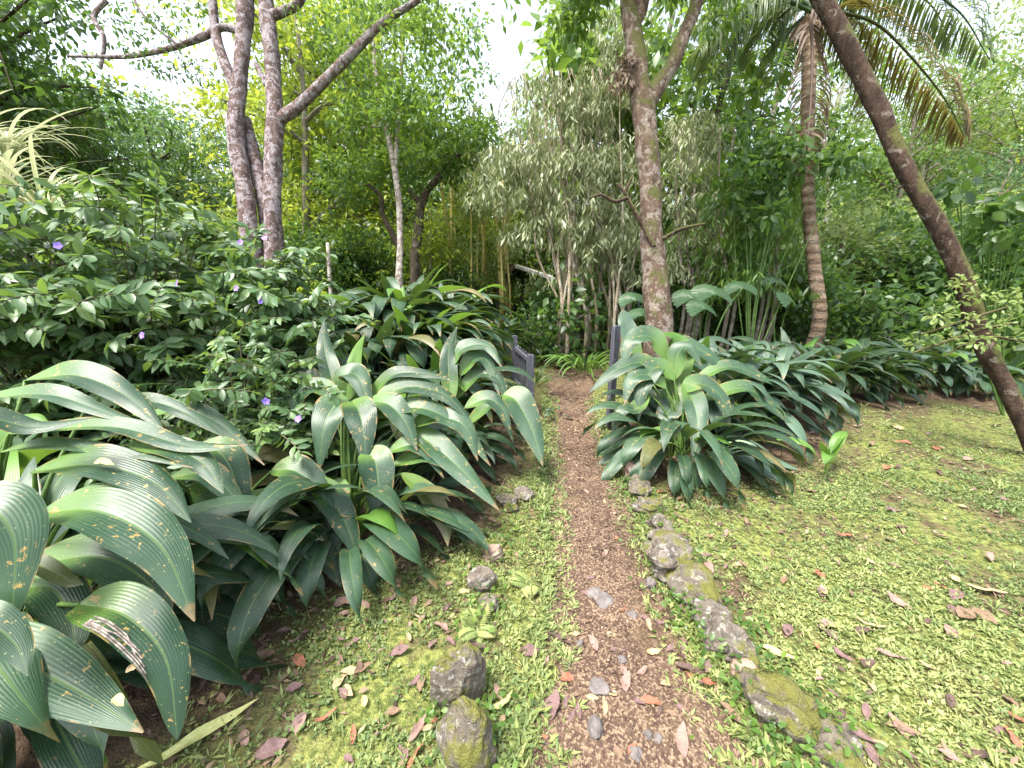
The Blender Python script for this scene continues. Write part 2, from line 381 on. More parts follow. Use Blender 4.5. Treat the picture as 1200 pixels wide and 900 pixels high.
# ------------------------------------------------------------------ ground and path
def axis(a, b, step, far, k):
    mid = np.arange(a, b + step / 2, step)
    g = np.geomspace(step, far, k)
    return np.r_[a - np.cumsum(g)[::-1], mid, b + np.cumsum(g)]
xs = axis(-7, 8, .06, 16, 26); ys = axis(-1, 8, .06, 16, 26)
X, Y = np.meshgrid(xs, ys)
Z = height(X, Y)
s_ = path_s(X, Y)
V = np.stack([X, Y, Z], -1).reshape(-1, 3)
nx_, ny_ = len(xs), len(ys)
i = (np.arange(ny_ - 1)[:, None] * nx_ + np.arange(nx_ - 1)[None])
F = np.stack([i, i + 1, i + nx_ + 1, i + nx_], -1).reshape(-1, 4)
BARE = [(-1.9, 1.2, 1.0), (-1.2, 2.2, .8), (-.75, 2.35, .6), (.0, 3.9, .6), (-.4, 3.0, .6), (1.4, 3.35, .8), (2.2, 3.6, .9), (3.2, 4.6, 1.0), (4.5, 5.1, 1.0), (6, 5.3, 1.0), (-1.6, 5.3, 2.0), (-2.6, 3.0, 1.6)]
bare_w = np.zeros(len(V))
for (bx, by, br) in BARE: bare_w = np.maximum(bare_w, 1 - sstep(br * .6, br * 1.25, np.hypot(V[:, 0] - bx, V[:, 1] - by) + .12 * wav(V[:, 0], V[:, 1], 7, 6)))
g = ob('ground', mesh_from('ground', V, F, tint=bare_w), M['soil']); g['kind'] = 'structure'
yy = np.r_[np.arange(-1, 9.5, .04)]
cols = np.linspace(-1.15, 1.15, 25)
l, r = path_edges(yy)
rag = .10 * np.sin(yy * 9.3) + .08 * np.sin(yy * 23.1 + 2) + .05 * np.sin(yy * 51)
rag2 = .10 * np.sin(yy * 8.1 + 1) + .08 * np.sin(yy * 19.7) + .05 * np.sin(yy * 47 + 1)
V = []
for c in cols:
    k = np.where(c < 0, 1 + rag * abs(c) ** 3, 1 + rag2 * abs(c) ** 3)
    x = (l + r) / 2 + c * k * (r - l) / 2
    V.append(np.stack([x, yy, height(x, yy) + .016 - .034 * sstep(.86, 1.12, abs(c)) + .006 * wav(x, yy, 21, 5)], -1))
V = np.stack(V, 1).reshape(-1, 3); k = len(cols)
i = (np.arange(len(yy) - 1)[:, None] * k + np.arange(k - 1)[None])
p = ob('path', mesh_from('path', V, np.stack([i, i + 1, i + k + 1, i + k], -1).reshape(-1, 4)), M['path']); p['kind'] = 'structure'

# loose chips on the path (stuff)
n = 20000
cy = .5 + 6.0 * rng.random(n) ** 1.7
l, r = path_edges(cy); u = rng.normal(0, .46, n); u = np.clip(u, -1.2, 1.2)
cx = (l + r) / 2 + u * (r - l) / 2
pos = np.stack([cx, cy, height(cx, cy) + .018], -1)
ax = rdir(n); ax[:, 2] *= .3; nm = rdir(n) * .45 + A(0, 0, 1)
Ls = rng.uniform(.005, .015, n) * (1 + .25 * cy)
kp = rng.random(n) < np.clip(.55 + .6 * wav(cx, cy, 4.1, 21) + .4 * wav(cx, cy, 11, 22), .08, 1)
T_ = leaf_batch(pos[kp], ax[kp], nm[kp], Ls[kp], (Ls * rng.uniform(.35, .8, n))[kp], (rng.random(n) ** 1.5)[kp])
o = ob('gravel', mesh_from('gravel', T_[0], T_[1], tint=T_[2]), M['chips']); o['kind'] = 'stuff'

# weeds and moss of the lawn (stuff)
bare = BARE
def lawn(n, y0, y1, xr):
    y = y0 + (y1 - y0) * rng.random(n) ** 1.25
    x = rng.uniform(-1, 1, n) * (xr + 1.62 * y)
    s = np.abs(path_s(x, y))
    keep = s > .95 + .35 * rng.random(n) - .25 * (rng.random(n) < .12)
    patch = wav(x, y, 2.6, 8) * .5 + wav(x, y, 6.1, 9) * .35 + wav(x, y, 13.7, 10) * .25
    keep &= rng.random(n) < np.clip(.66 + patch * 1.15, .10, 1)
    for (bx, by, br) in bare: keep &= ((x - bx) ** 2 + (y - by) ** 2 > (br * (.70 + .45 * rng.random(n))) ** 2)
    return x[keep], y[keep], patch[keep]
def tufts(x, y, patch, per, L0, L1, wr, lift, spread):
    n = len(x); px = np.repeat(x, per); py = np.repeat(y, per)
    k = n * per
    a = rng.uniform(0, 2 * PI, k); el = rng.uniform(*lift, k)
    ax = np.stack([np.cos(a) * np.cos(el), np.sin(a) * np.cos(el), np.sin(el)], -1)
    rr = rng.random(k) * spread
    pos = np.stack([px + np.cos(a) * rr, py + np.sin(a) * rr, height(px, py) + .002 + rng.random(k) * .014], -1)
    nm = A(0, 0, 1) + rng.normal(0, .35, (k, 3))
    L = rng.uniform(L0, L1, k) * np.repeat(rng.uniform(.7, 1.3, n), per)
    t = np.clip(np.repeat(rng.normal(.5, .22, n) + patch * .25 + .30 * wav(x, y, 1.3, 31), per), 0, 1)
    return leaf_batch(pos, ax, nm, L, L * wr * rng.uniform(.7, 1.2, k), t)
mb = MB()
for (n, y0, y1, xr, per, L0, L1, wr, lift, sp) in [
        (34000, .45, 2.8, .7, 8, .007, .021, .55, (.1, .95), .013), (42000, 2.3, 6.8, .5, 7, .009, .025, .52, (.1, .8), .02), (1500, .45, 3.2, .7, 8, .014, .030, .45, (.2, 1.0), .016),
        (2600, .45, 2.7, .7, 6, .025, .055, .14, (.3, 1.2), .01), (3200, 2.2, 6.5, .2, 5, .03, .07, .18, (.3, 1.1), .015)]:
    x, y, pt = lawn(n, y0, y1, xr)
    a, b, c = tufts(x, y, pt, per, L0, L1, wr, lift, sp); mb.add(a, b, None, c)
# a thin scatter of weeds along both path margins
NM = 2400
y = rng.uniform(.6, 4.8, NM); sgn = np.where(rng.random(NM) < .6, -1, 1)
l, r = path_edges(y); x = (l + r) / 2 + sgn * (1.15 - .6 * rng.random(NM) ** 1.8) * (r - l) / 2
a, b, c = tufts(x, y, np.full(NM, .1), 7, .015, .045, .28, (.2, 1.0), .012); mb.add(a, b, None, c)
o = ob('grass', mb.mesh('grass'), M['weed']); o['kind'] = 'stuff'

# ------------------------------------------------------------------ stones
def rock_mesh(seed, sx, sy, sz, rough=.24, sub=5):
    import bmesh
    bm = bmesh.new(); bmesh.ops.create_icosphere(bm, subdivisions=sub, radius=1)
    v = np.array([q.co[:] for q in bm.verts]); f = np.array([[w.index for w in q.verts] for q in bm.faces]); bm.free()
    r = np.random.default_rng(seed); d = np.zeros(len(v))
    for k in range(7):                                   # planar facets
        nn = nrm(r.normal(size=3)); c = r.uniform(.62, .92); t = v @ nn
        v = v - np.maximum(t - c, 0)[:, None] * nn * .8
    for fr, am in ((1.7, 1), (3.4, .55), (7, .3), (14, .17), (28, .07)):
        q = r.normal(size=(3, 3)) * fr; ph = r.uniform(0, 6, 3)
        d += am * np.sin(v @ q[0] + ph[0]) * np.sin(v @ q[1] + ph[1])
    v = v * (1 + rough * d)[:, None] * A(sx, sy, sz)
    return mesh_from('stone', v, f)
def stone(px, py, w, h, label, mat='stone', seed=0, ry=1.0, name='stone', group='stones edging the path', dz=.15, rz=0.):
    "px, py: centre of the foot in the photo; w, h: photo pixels"
    q = G(px, py); d = (q[1] * CP - (q[2] - CAMZ) * SP)
    kk = .88 if name == 'stone' else .9
    sx = kk * w * d / FPX / 2; sz = kk * h * d / FPX / 2
    o = ob(name, rock_mesh(seed, sx, sx * (ry * .78 if name == 'stone' else ry), sz * (1 + dz), .24 if mat == 'stone' else .17 if mat == 'stone_mossy' else .15), M[mat], loc=q + A(0, sx * ry * .6, sz * (1 - dz) - (.25 * sz if name == 'pebble' else .12 * sz)))
    o.rotation_euler = (0, 0, rz)
    return tag(o, label, 'stone', group)
EDGE = [
 (742, 562, 26, 24, 'small pale stone at the far end of the right path edge, under the clump', 'stone_pink', 1.2),
 (752, 585, 32, 20, 'low yellow mossed stone second from the far end of the right edging', 'stone', 1.3),
 (762, 606, 34, 22, 'dark weedy edging stone just beyond the small round grey one', 'stone', 1.2),
 (775, 624, 26, 20, 'small rounded grey edging stone beside the path, before the large pinkish block', 'stone', 1.1),
 (792, 682, 62, 50, 'large pinkish brown block stone in the right path edging', 'stone', 1.5),
 (822, 712, 56, 40, 'flat mossy edging stone against the near end of the large block', 'stone', 1.4),
 (838, 745, 44, 34, 'low edging stone half covered by bright moss and weeds', 'stone', 1.3),
 (858, 778, 58, 48, 'dark grey edging stone crusted with white lichen', 'stone', 1.2),
 (876, 806, 40, 30, 'pink topped stone in front of the lichen crusted one', 'stone_pink', 1.0),
 (934, 882, 84, 62, 'long flat slab of mossy stone nearest in the right edging', 'stone', 1.3),
 (990, 908, 70, 30, 'low brown stone cut by the lower frame edge right of the path', 'stone', 1.2),
 (748, 574, 28, 18, 'tiny mossed edging stone wedged between the pale end stone and the low yellow one', 'stone', 1.1),
 (782, 646, 36, 26, 'dark edging stone just above the large pinkish block', 'stone', 1.2),
 (806, 700, 40, 30, 'brown edging stone at the path side foot of the large block', 'stone', 1.1),
 (846, 762, 44, 34, 'small dark stone behind the lichen crusted one in the right edging', 'stone', 1.1),
 (872, 792, 48, 34, 'mossy stone filling the gap between lichen crusted and pink topped stones', 'stone', 1.2),
 (900, 838, 56, 40, 'rounded mossy stone between the pink topped one and the nearest slab', 'stone', 1.2),
 (563, 696, 36, 34, 'grey lichened stone beside the small fern left of the path', 'stone', 1.0),
 (578, 660, 34, 22, 'pale flat stone beyond the fern on the left path margin', 'stone_pink', 1.1),
 (572, 722, 34, 18, 'low mossy stone between the two ferns left of the path', 'stone', 1.2),
 (596, 600, 30, 20, 'mossy lump of stone at the foot of the big leaves left of path', 'stone', 1.1),
 (538, 838, 66, 100, 'tall grey and moss green upright stone left of the path', 'stone_mossy', .8),
 (546, 912, 76, 104, 'round topped stone in bright yellow moss at the lower frame edge', 'stone_mossy', .9),
 (612, 588, 26, 16, 'mossy stone low in the grass beside the path near the gate', 'stone', 1.1),
]
for k, (px, py, w, h, lb, mt, ry) in enumerate(EDGE):
    stone(px, py, w, h, lb, mt, 20 + k, ry, rz=rng.uniform(-.5, .5))
PEB = [(697, 704, 18, 14, 'rounded grey pebble in mid path, left of a flat one'), (710, 714, 24, 12, 'flat grey pebble lying right behind a rounded one on path'),
       (703, 820, 24, 18, 'angular blue grey stone embedded in the near path'), (698, 868, 24, 24, 'round purple grey stone low on the path'),
       (742, 728, 13, 10, 'small grey pebble right of the two mid path pebbles'), (730, 782, 13, 11, 'small pale pebble between leaves on the near path'),
       (762, 694, 14, 20, 'small buried stone beside the right path edging'), (680, 760, 12, 9, 'tiny brown pebble on the left half of the path'),
       (760, 872, 12, 14, 'left one of two small pebbles at the bottom of the path'), (772, 874, 12, 14, 'right one of two small pebbles at the bottom of the path'),
       (745, 895, 20, 14, 'half buried dark pebble at the lower frame edge')]
for k, (px, py, w, h, lb) in enumerate(PEB):
    stone(px, py, w, h, lb, 'pebble', 60 + k, 1.0, 'pebble', 'pebbles on the path', 0., rng.uniform(0, 3))
stone(352, 372, 62, 46, 'large pale grey boulder half hidden behind the broad leaves', 'pebble', 90, 1., 'boulder', None)

r = np.random.default_rng(808); mbc = MB()
for (px, py, k, sp_) in [(900, 862, 110, .08), (925, 880, 90, .08), (960, 870, 90, .07), (826, 738, 90, .05), (800, 705, 80, .05), (780, 668, 70, .05), (520, 850, 60, .05), (560, 850, 60, .05), (575, 895, 60, .05), (762, 600, 60, .07), (770, 618, 60, .06), (790, 655, 70, .08), (800, 690, 60, .08), (815, 715, 90, .09), (838, 728, 120, .08), (842, 748, 90, .07), (868, 765, 70, .07), (850, 785, 60, .06), (885, 830, 80, .07), (905, 838, 60, .05), (745, 575, 50, .06), (548, 800, 40, .05), (575, 690, 60, .07), (560, 730, 60, .07), (575, 860, 40, .06), (960, 850, 60, .1), (600, 620, 60, .09), (585, 650, 50, .07)]:
    q = G(px, py); p_ = q + r.normal(0, 1, (k, 3)) * A(sp_, sp_, 0); p_[:, 2] = height(p_[:, 0], p_[:, 1]) + r.uniform(.01, .09, k)
    L_ = r.uniform(.012, .034, k); x = leaf_batch(p_, rdir(k, r) * A(1, 1, .5), r.normal(0, .4, (k, 3)) + A(0, -.2, 1), L_, L_ * .6, r.random(k), 2); mbc.add(x[0], x[1], None, x[2])
o = ob('ground_cover', mbc.mesh('ground_cover'), M['fol_mid']); o['kind'] = 'stuff'

# ------------------------------------------------------------------ broad-leaved clumps
UPV = A(0, 0, 1)
def lance(n, v0=.30, wmax=1., pet=.07, sharp=1.0):
    v = np.linspace(0, 1, n)
    a = np.clip((v - v0) / (1 - v0), 0, 1)
    w = np.sin(PI * a ** .72) ** .85 * (1 - .12 * a)
    return np.maximum(w * wmax, np.where(v < v0 + .08, pet * wmax, .004))
def arch_spine(L, th0, th1, n=20, power=1.3, side=0.):
    "in the XZ plane, starts at the origin, elevation turns from th0 to th1"
    v = np.linspace(0, 1, n); th = th0 + (th1 - th0) * v ** power
    ds = L / (n - 1)
    x = np.cumsum(np.cos(th) * ds) - np.cos(th[0]) * ds; z = np.cumsum(np.sin(th) * ds) - np.sin(th[0]) * ds
    return np.stack([x, side * v ** 2 * L, z], -1)
LEAFM = {}
def leaf_variant(kind, seed):
    key = (kind, seed)
    if key in LEAFM: return LEAFM[key]
    r = np.random.default_rng(100 + seed)
    L, wid, th0, th1, pw = {
        'up': (r.uniform(.85, 1.05), r.uniform(.10, .14), r.uniform(1.35, 1.5), r.uniform(.1, .7), 2.0),
        'mid': (r.uniform(1.05, 1.3), r.uniform(.12, .16), r.uniform(1.25, 1.45), r.uniform(-1.2, -.7), 1.9),
        'out': (r.uniform(1.05, 1.3), r.uniform(.12, .165), r.uniform(1.1, 1.3), r.uniform(-1.55, -1.2), 1.5),
        'low': (r.uniform(.85, 1.1), r.uniform(.11, .15), r.uniform(.75, 1.1), r.uniform(-1.55, -1.3), 1.15),
        'strap': (r.uniform(.55, .75), r.uniform(.028, .04), r.uniform(.9, 1.3), r.uniform(-1.2, -.6), 1.3),
        'big': (r.uniform(1.2, 1.5), r.uniform(.2, .26), r.uniform(1.1, 1.4), r.uniform(-.6, .2), 1.6),
    }[kind]
    n = 24
    sp = arch_spine(L, th0, th1, n, pw, r.uniform(-.14, .14))
    V, F, U = blade(sp, lance(n, .34 if kind not in ('strap',) else .1, wid * (1.36 if kind != 'strap' else 1.)), A(-.6, 0, 1), 9, .55, -.10, 0., twist=r.uniform(-.35, .35), ruf=.10, seed=seed)
    LEAFM[key] = mesh_from('leaf', V, F, U)
    return LEAFM[key]
MATCOPY = {}
def leaf_part(parent, kind, seed, mat, loc, az, tilt=0., sc=1.):
    base = leaf_variant(kind, seed); key = (kind, seed, mat)
    if key not in MATCOPY:
        m = base.copy(); m.materials.clear(); m.materials.append(M[mat]); MATCOPY[key] = m
    o = ob('leaf', MATCOPY[key], None, parent, loc); o.rotation_euler = (0, tilt, az); o.scale = (sc,) * 3
    return o
def clump(name, label, loc, nleaf, mat, sc=1., spread=.12, seed=0, young=.12, old=.06, kinds=(('up', .12), ('mid', .34), ('out', .38), ('low', .16)), face=None, group='broad leaved clumps', cat='plant'):
    r = np.random.default_rng(seed)
    t = thing(name, label, cat, loc, group)
    az = r.uniform(0, 6.28)
    names = [k for k, _ in kinds]; pr = np.array([w for _, w in kinds]); pr = pr / pr.sum()
    for i in range(nleaf):
        az += 2.399 + r.normal(0, .25)
        k = names[int(r.choice(len(names), p=pr))]
        m = mat
        q = r.random()
        if q < young and k in ('up', 'mid', 'big'): m = 'broad_young_or_lit'
        elif q > 1 - old: m = 'broad_old'
        rad = spread * math.sqrt(r.random())
        leaf_part(t, k, int(r.integers(0, 5)), m, (rad * math.cos(az), rad * math.sin(az), r.uniform(-.03, .05)), az + r.normal(0, .2), r.normal(0, .08), sc * r.uniform(.78, 1.12))
    return t
def hand_leaf(parent, pts, wpx, mat='broad_near', nvec=None, v0=.0, fold=.35, twist=0., nx=25, ruf=.07, arch=-.12, blunt=False):
    "a leaf whose spine follows the photograph: (px, py, depth) points, greatest width in pixels"
    root = np.array(parent.location[:])
    sp = spline([P(*q) for q in pts], 26)
    d = np.mean([q[2] for q in pts])
    w = wpx * d / FPX
    n = len(sp); v = np.linspace(0, 1, n)
    prof = lance(n, v0, w, .12) if not blunt else np.maximum(np.sin(PI * np.clip(v, 0, 1) ** .6) ** .6 * w, .004)
    if nvec is None: nvec = nrm(A(0, 0, CAMZ + .3) + A(0, 0, 1) - sp * 1.0 + 0 * sp) * .6 + UPV * .55
    V, F, U = blade(sp, prof, nvec, nx, fold, arch, .0005, 12, twist, ruf, int(abs(pts[0][0])) % 17)
    return ob('leaf', mesh_from('leaf', V - root, F, U), M[mat], parent)
def stalk(parent, a, b, mat='broad_young_or_lit'):
    "green leaf stalk from the foot of the clump to the base of a leaf"
    root = np.array(parent.location[:]); a = np.asarray(a, float); b = np.asarray(b, float)
    m = (a + b) / 2 + A(0, 0, .12)
    V, F = tube(spline([a, m, b], 10), np.linspace(.012, .006, 10), 6)
    return V - root, F

def hand_clump(name, label, foot, leaves, extra=10, seed=0, mat='broad', spread=.15, sc=.9, kinds=(('mid', .35), ('out', .4), ('low', .25)), group='broad leaved clumps'):
    t = clump(name, label, foot, extra, mat, sc, spread, seed, .05, .08, kinds, group=group)
    mb = MB()
    for lf in leaves:
        kw = lf[2] if len(lf) > 2 else {}
        hand_leaf(t, lf[0], lf[1], **kw)
        q = P(*lf[0][0])
        V, F = stalk(t, foot + A(rng.normal(0, .05), rng.normal(0, .05), -.02), q); mb.add(V, F)
    ob('stalks', mb.mesh('stalks'), M['stalk'], t)
    return t
M['torn'] = plain('torn_dry_strip', (.07, .055, .05), (.33, .28, .25), .85, 60)
M['stalk'] = plain('leaf_stalk', (.05, .10, .02), (.10, .17, .04), .5)

B = 'broad_near'
fA = G(20, 790)
LA = [
 ([(-70, 668, .95), (-20, 600, .98), (16, 632, .98), (13, 738, .95)], 79),
 ([(-60, 715, .9), (-16, 728, .9), (18, 755, .9), (33, 792, .88)], 42),
 ([(-60, 742, 1.0), (20, 775, 1.0), (95, 812, 1.0), (168, 858, .98)], 72),
 ([(92, 708, 1.1), (148, 722, 1.1), (194, 772, 1.08), (208, 866, 1.05)], 58, dict(blunt=True)),
 ([(50, 600, 1.15), (118, 600, 1.15), (188, 640, 1.14), (228, 728, 1.1)], 74),
 ([(40, 552, 1.25), (112, 545, 1.25), (182, 566, 1.25), (224, 612, 1.22)], 52),
 ([(-40, 470, 1.35), (50, 462, 1.35), (110, 478, 1.36), (190, 508, 1.36)], 29),
 ([(10, 508, 1.3), (130, 500, 1.33), (220, 522, 1.36), (290, 521, 1.38)], 29),
 ([(-30, 590, 1.25), (0, 520, 1.25), (30, 490, 1.25), (60, 500, 1.25)], 34, dict(mat='broad_young_or_lit')),  # backlit look of this leaf is put into its lighter colour
 ([(0, 530, 1.3), (60, 522, 1.3), (150, 530, 1.3), (226, 548, 1.3)], 22),
 ([(30, 446, 1.55), (90, 440, 1.55), (150, 465, 1.55), (192, 505, 1.5)], 41),
 ([(100, 480, 1.6), (170, 470, 1.6), (220, 485, 1.6), (262, 512, 1.6)], 24),
 ([(150, 520, 1.35), (205, 528, 1.35), (240, 545, 1.34), (262, 578, 1.3)], 36),
 ([(20, 668, 1.2), (110, 652, 1.22), (172, 682, 1.22), (200, 735, 1.2)], 62, dict(mat='broad')),
 ([(20, 690, 1.22), (60, 690, 1.22), (85, 730, 1.2), (84, 780, 1.15)], 52, dict(mat='broad')),
 ([(160, 600, 1.4), (205, 612, 1.4), (240, 630, 1.4), (268, 655, 1.38)], 22),
 ([(-30, 640, 1.1), (40, 660, 1.1), (80, 680, 1.1), (98, 685, 1.1)], 22, dict(mat='broad_old')),
 ([(-60, 520, 1.05), (-20, 490, 1.1), (40, 500, 1.15), (110, 490, 1.2)], 34),
]
tA = hand_clump('broad_leaved_plant', 'largest nearest broad leaved clump filling the lower left, leaves long and spotted yellow', fA, LA, 46, 3, 'broad', .32, .62, (('out', .5), ('low', .5)))
# the torn pale strips lie on one near leaf, along its left half
lm_ = [c for c in tA.children if c.name.startswith('leaf') and len(c.data.vertices) == 650][3].data
co_ = np.empty(len(lm_.vertices) * 3, np.float32); lm_.vertices.foreach_get('co', co_); no_ = np.empty_like(co_); lm_.vertices.foreach_get('normal', no_)
co_ = co_.reshape(26, 25, 3).astype(float); no_ = no_.reshape(26, 25, 3).astype(float)
cam_rel = A(0, 0, CAMZ) - np.array(tA.location[:])
sgn_ = np.sign(np.sum(no_ * (cam_rel - co_), -1, keepdims=True)); surf = co_ + no_ * sgn_ * .004
colx = surf[12, :, 0]; side_ = 1 if colx[0] < colx[-1] else -1
mb = MB()
for k in range(5):
    c0 = (1 + k * 1.15) if side_ > 0 else (23 - k * 1.15)
    ii = np.arange(5, 19 - k)
    line = np.array([surf[q_, int(round(np.clip(c0 + side_ * .35 * math.sin(q_ * .5 + k), 0, 24)))] for q_ in ii])
    V, F, U = blade(line, np.full(len(ii), .0045) * np.linspace(1, .6, len(ii)), cam_rel - line, 3, .3, 0)
    mb.add(V, F, U)
o = ob('torn_strips', mb.mesh('torn_strips'), M['torn'], tA); o['label'] = 'pale shredded strips along the torn leaf'

fB = G(262, 668)
LB = [
 ([(298, 575, 1.95), (303, 590, 1.93), (312, 625, 1.9), (318, 674, 1.85)], 42),
 ([(292, 630, 1.95), (296, 650, 1.93), (302, 685, 1.9), (304, 724, 1.85)], 32),
 ([(318, 610, 2.0), (330, 625, 2.0), (342, 655, 1.95), (350, 694, 1.9)], 38),
 ([(335, 618, 2.0), (360, 630, 2.0), (384, 655, 1.95), (400, 688, 1.9)], 38),
 ([(235, 520, 1.8), (262, 535, 1.8), (278, 570, 1.8), (288, 618, 1.78)], 42),
 ([(230, 560, 1.75), (250, 580, 1.75), (268, 620, 1.72), (276, 664, 1.7)], 44),
 ([(318, 552, 2.0), (345, 552, 2.0), (375, 575, 1.98), (394, 620, 1.95)], 40),
 ([(360, 560, 2.0), (388, 585, 2.0), (408, 620, 1.98), (420, 658, 1.95)], 36),
 ([(200, 560, 1.7), (240, 555, 1.7), (268, 575, 1.7), (290, 605, 1.7)], 32),
 ([(170, 490, 1.95), (215, 480, 1.95), (262, 500, 1.95), (310, 545, 1.9)], 28),
 ([(250, 600, 1.7), (262, 625, 1.7), (278, 655, 1.66), (284, 690, 1.6)], 34, dict(mat='broad')),
]
hand_clump('broad_leaved_plant', 'broad leaved clump with drooping tips between the big lower left clump and the middle one', fB, LB, 70, 5, 'broad', .32, .60)

fC = G(415, 628)
LC = [
 ([(408, 468, 2.35), (392, 476, 2.3), (380, 500, 2.2), (374, 552, 2.15)], 40),
 ([(412, 470, 2.35), (420, 480, 2.28), (426, 505, 2.2), (429, 548, 2.15)], 40),
 ([(430, 470, 2.4), (455, 474, 2.35), (475, 495, 2.3), (489, 528, 2.25)], 33),
 ([(428, 528, 2.2), (440, 542, 2.15), (444, 580, 2.1), (443, 642, 2.05)], 42),
 ([(400, 470, 2.4), (372, 455, 2.4), (348, 466, 2.38), (336, 504, 2.35)], 29),
 ([(405, 470, 2.5), (410, 440, 2.5), (422, 445, 2.42), (436, 488, 2.35)], 35),
 ([(415, 475, 2.55), (414, 440, 2.6), (418, 412, 2.62), (428, 390, 2.62)], 18, dict(mat='broad_young_or_lit')),
 ([(430, 490, 2.4), (470, 455, 2.45), (520, 462, 2.45), (555, 498, 2.4)], 29),
 ([(430, 470, 2.5), (460, 440, 2.5), (500, 438, 2.5), (536, 446, 2.5)], 20),
 ([(440, 490, 2.4), (490, 478, 2.4), (540, 500, 2.38), (575, 546, 2.3)], 31),
 ([(480, 500, 2.4), (515, 490, 2.4), (545, 500, 2.36), (560, 540, 2.3)], 31),
 ([(460, 545, 2.3), (500, 535, 2.3), (530, 545, 2.28), (552, 572, 2.25)], 28),
 ([(470, 500, 2.4), (505, 520, 2.35), (545, 555, 2.25), (585, 598, 2.15)], 35),
 ([(455, 530, 2.3), (480, 522, 2.3), (500, 530, 2.28), (520, 560, 2.25)], 24),
 ([(390, 480, 2.55), (362, 445, 2.6), (338, 438, 2.6), (312, 462, 2.55)], 28),
 ([(545, 478, 2.7), (570, 468, 2.7), (588, 478, 2.68), (598, 504, 2.65)], 24),
 ([(400, 560, 2.15), (395, 580, 2.1), (392, 610, 2.05), (398, 650, 2.0)], 33),
 ([(470, 555, 2.2), (500, 580, 2.2), (520, 610, 2.15), (525, 640, 2.1)], 28, dict(mat='broad_old')),
 ([(400, 480, 2.5), (388, 440, 2.58), (380, 405, 2.65), (380, 374, 2.7)], 24),
]
hand_clump('broad_leaved_plant', 'middle left broad leaved clump with a star of folded grey green leaves facing the path', fC, LC, 80, 8, 'broad', .30, .70)
# the leaf that leans out over the path by the gate
fD = G(520, 540)
LD = [([(590, 462, 3.0), (605, 470, 2.95), (624, 505, 2.85), (636, 546, 2.75)], 38, dict(mat='broad_near')),
      ([(545, 500, 3.0), (575, 475, 3.0), (590, 485, 2.95), (602, 520, 2.9)], 19),
      ([(540, 440, 3.2), (555, 420, 3.2), (572, 425, 3.2), (586, 465, 3.1)], 22),
      ([(520, 440, 3.2), (540, 410, 3.2), (570, 405, 3.2), (588, 430, 3.1)], 22),
      ([(530, 470, 3.2), (560, 440, 3.2), (585, 445, 3.15), (597, 482, 3.1)], 20),
      ([(530, 470, 3.1), (526, 440, 3.15), (526, 408, 3.2), (536, 382, 3.2)], 22)]
hand_clump('broad_leaved_plant', 'broad leaved clump beside the gate with one spotted leaf leaning over the path', fD, LD, 60, 9, 'broad', .2, .60)
CL = [ # px, Y, nleaf, mat, scale, seed, label
 (478, 4.35, 34, 'broad', 1.0, 61, 'broad leaved clump high on the mound in front of the tallest one'),
 (420, 4.6, 32, 'broad', 1.0, 62, 'broad leaved clump high on the mound, right in front of the thin stake'),
 (-190, 1.15, 30, 'broad', .95, 63, 'broad leaved clump mostly cut off by the left frame edge, below the shrub'),
 (-120, 1.9, 30, 'broad', .95, 64, 'broad leaved clump at the left frame edge under the flowering shrub'),
 (505, 3.75, 34, 'broad', .92, 21, 'broad leaved clump right behind the star shaped middle one'),
 (430, 3.9, 34, 'broad', .95, 22, 'broad leaved clump on the mound, left below the slim pale trunk'),
 (512, 4.6, 30, 'broad', .85, 23, 'broad leaved clump touching the far post of the slatted gate'),
 (470, 5.0, 38, 'broad', 1.0, 24, 'tallest broad leaved clump crowning the mound before the slim pale trunk'),
 (522, 5.5, 32, 'broad', .95, 25, 'broad leaved clump spilling down the right side of the mound'),
 (395, 4.9, 28, 'broad', .95, 26, 'broad leaved clump at the left end of the mound beside the pale boulder'),
 (572, 6.2, 26, 'broad', .85, 27, 'small leaved clump farthest back on the mound near the shelter roof'),
 (455, 3.3, 30, 'broad', .85, 29, 'broad leaved clump between the star shaped one and the mound top'),
 (495, 4.4, 30, 'broad', .9, 30, 'broad leaved clump halfway up the mound, left of the gate'),
 (385, 4.1, 28, 'broad', .9, 33, 'broad leaved clump in front of the pale boulder'),
 (352, 3.6, 22, 'broad', .85, 28, 'broad leaved clump tucked against the purple flowered shrub'),
]
for (px, Yd, nl, mt, sc, sd, lb) in CL:
    clump('broad_leaved_plant', lb, at(px, Yd), min(80, int(nl * 2.2)), mt, sc * .93, .30, sd, .20, .05)

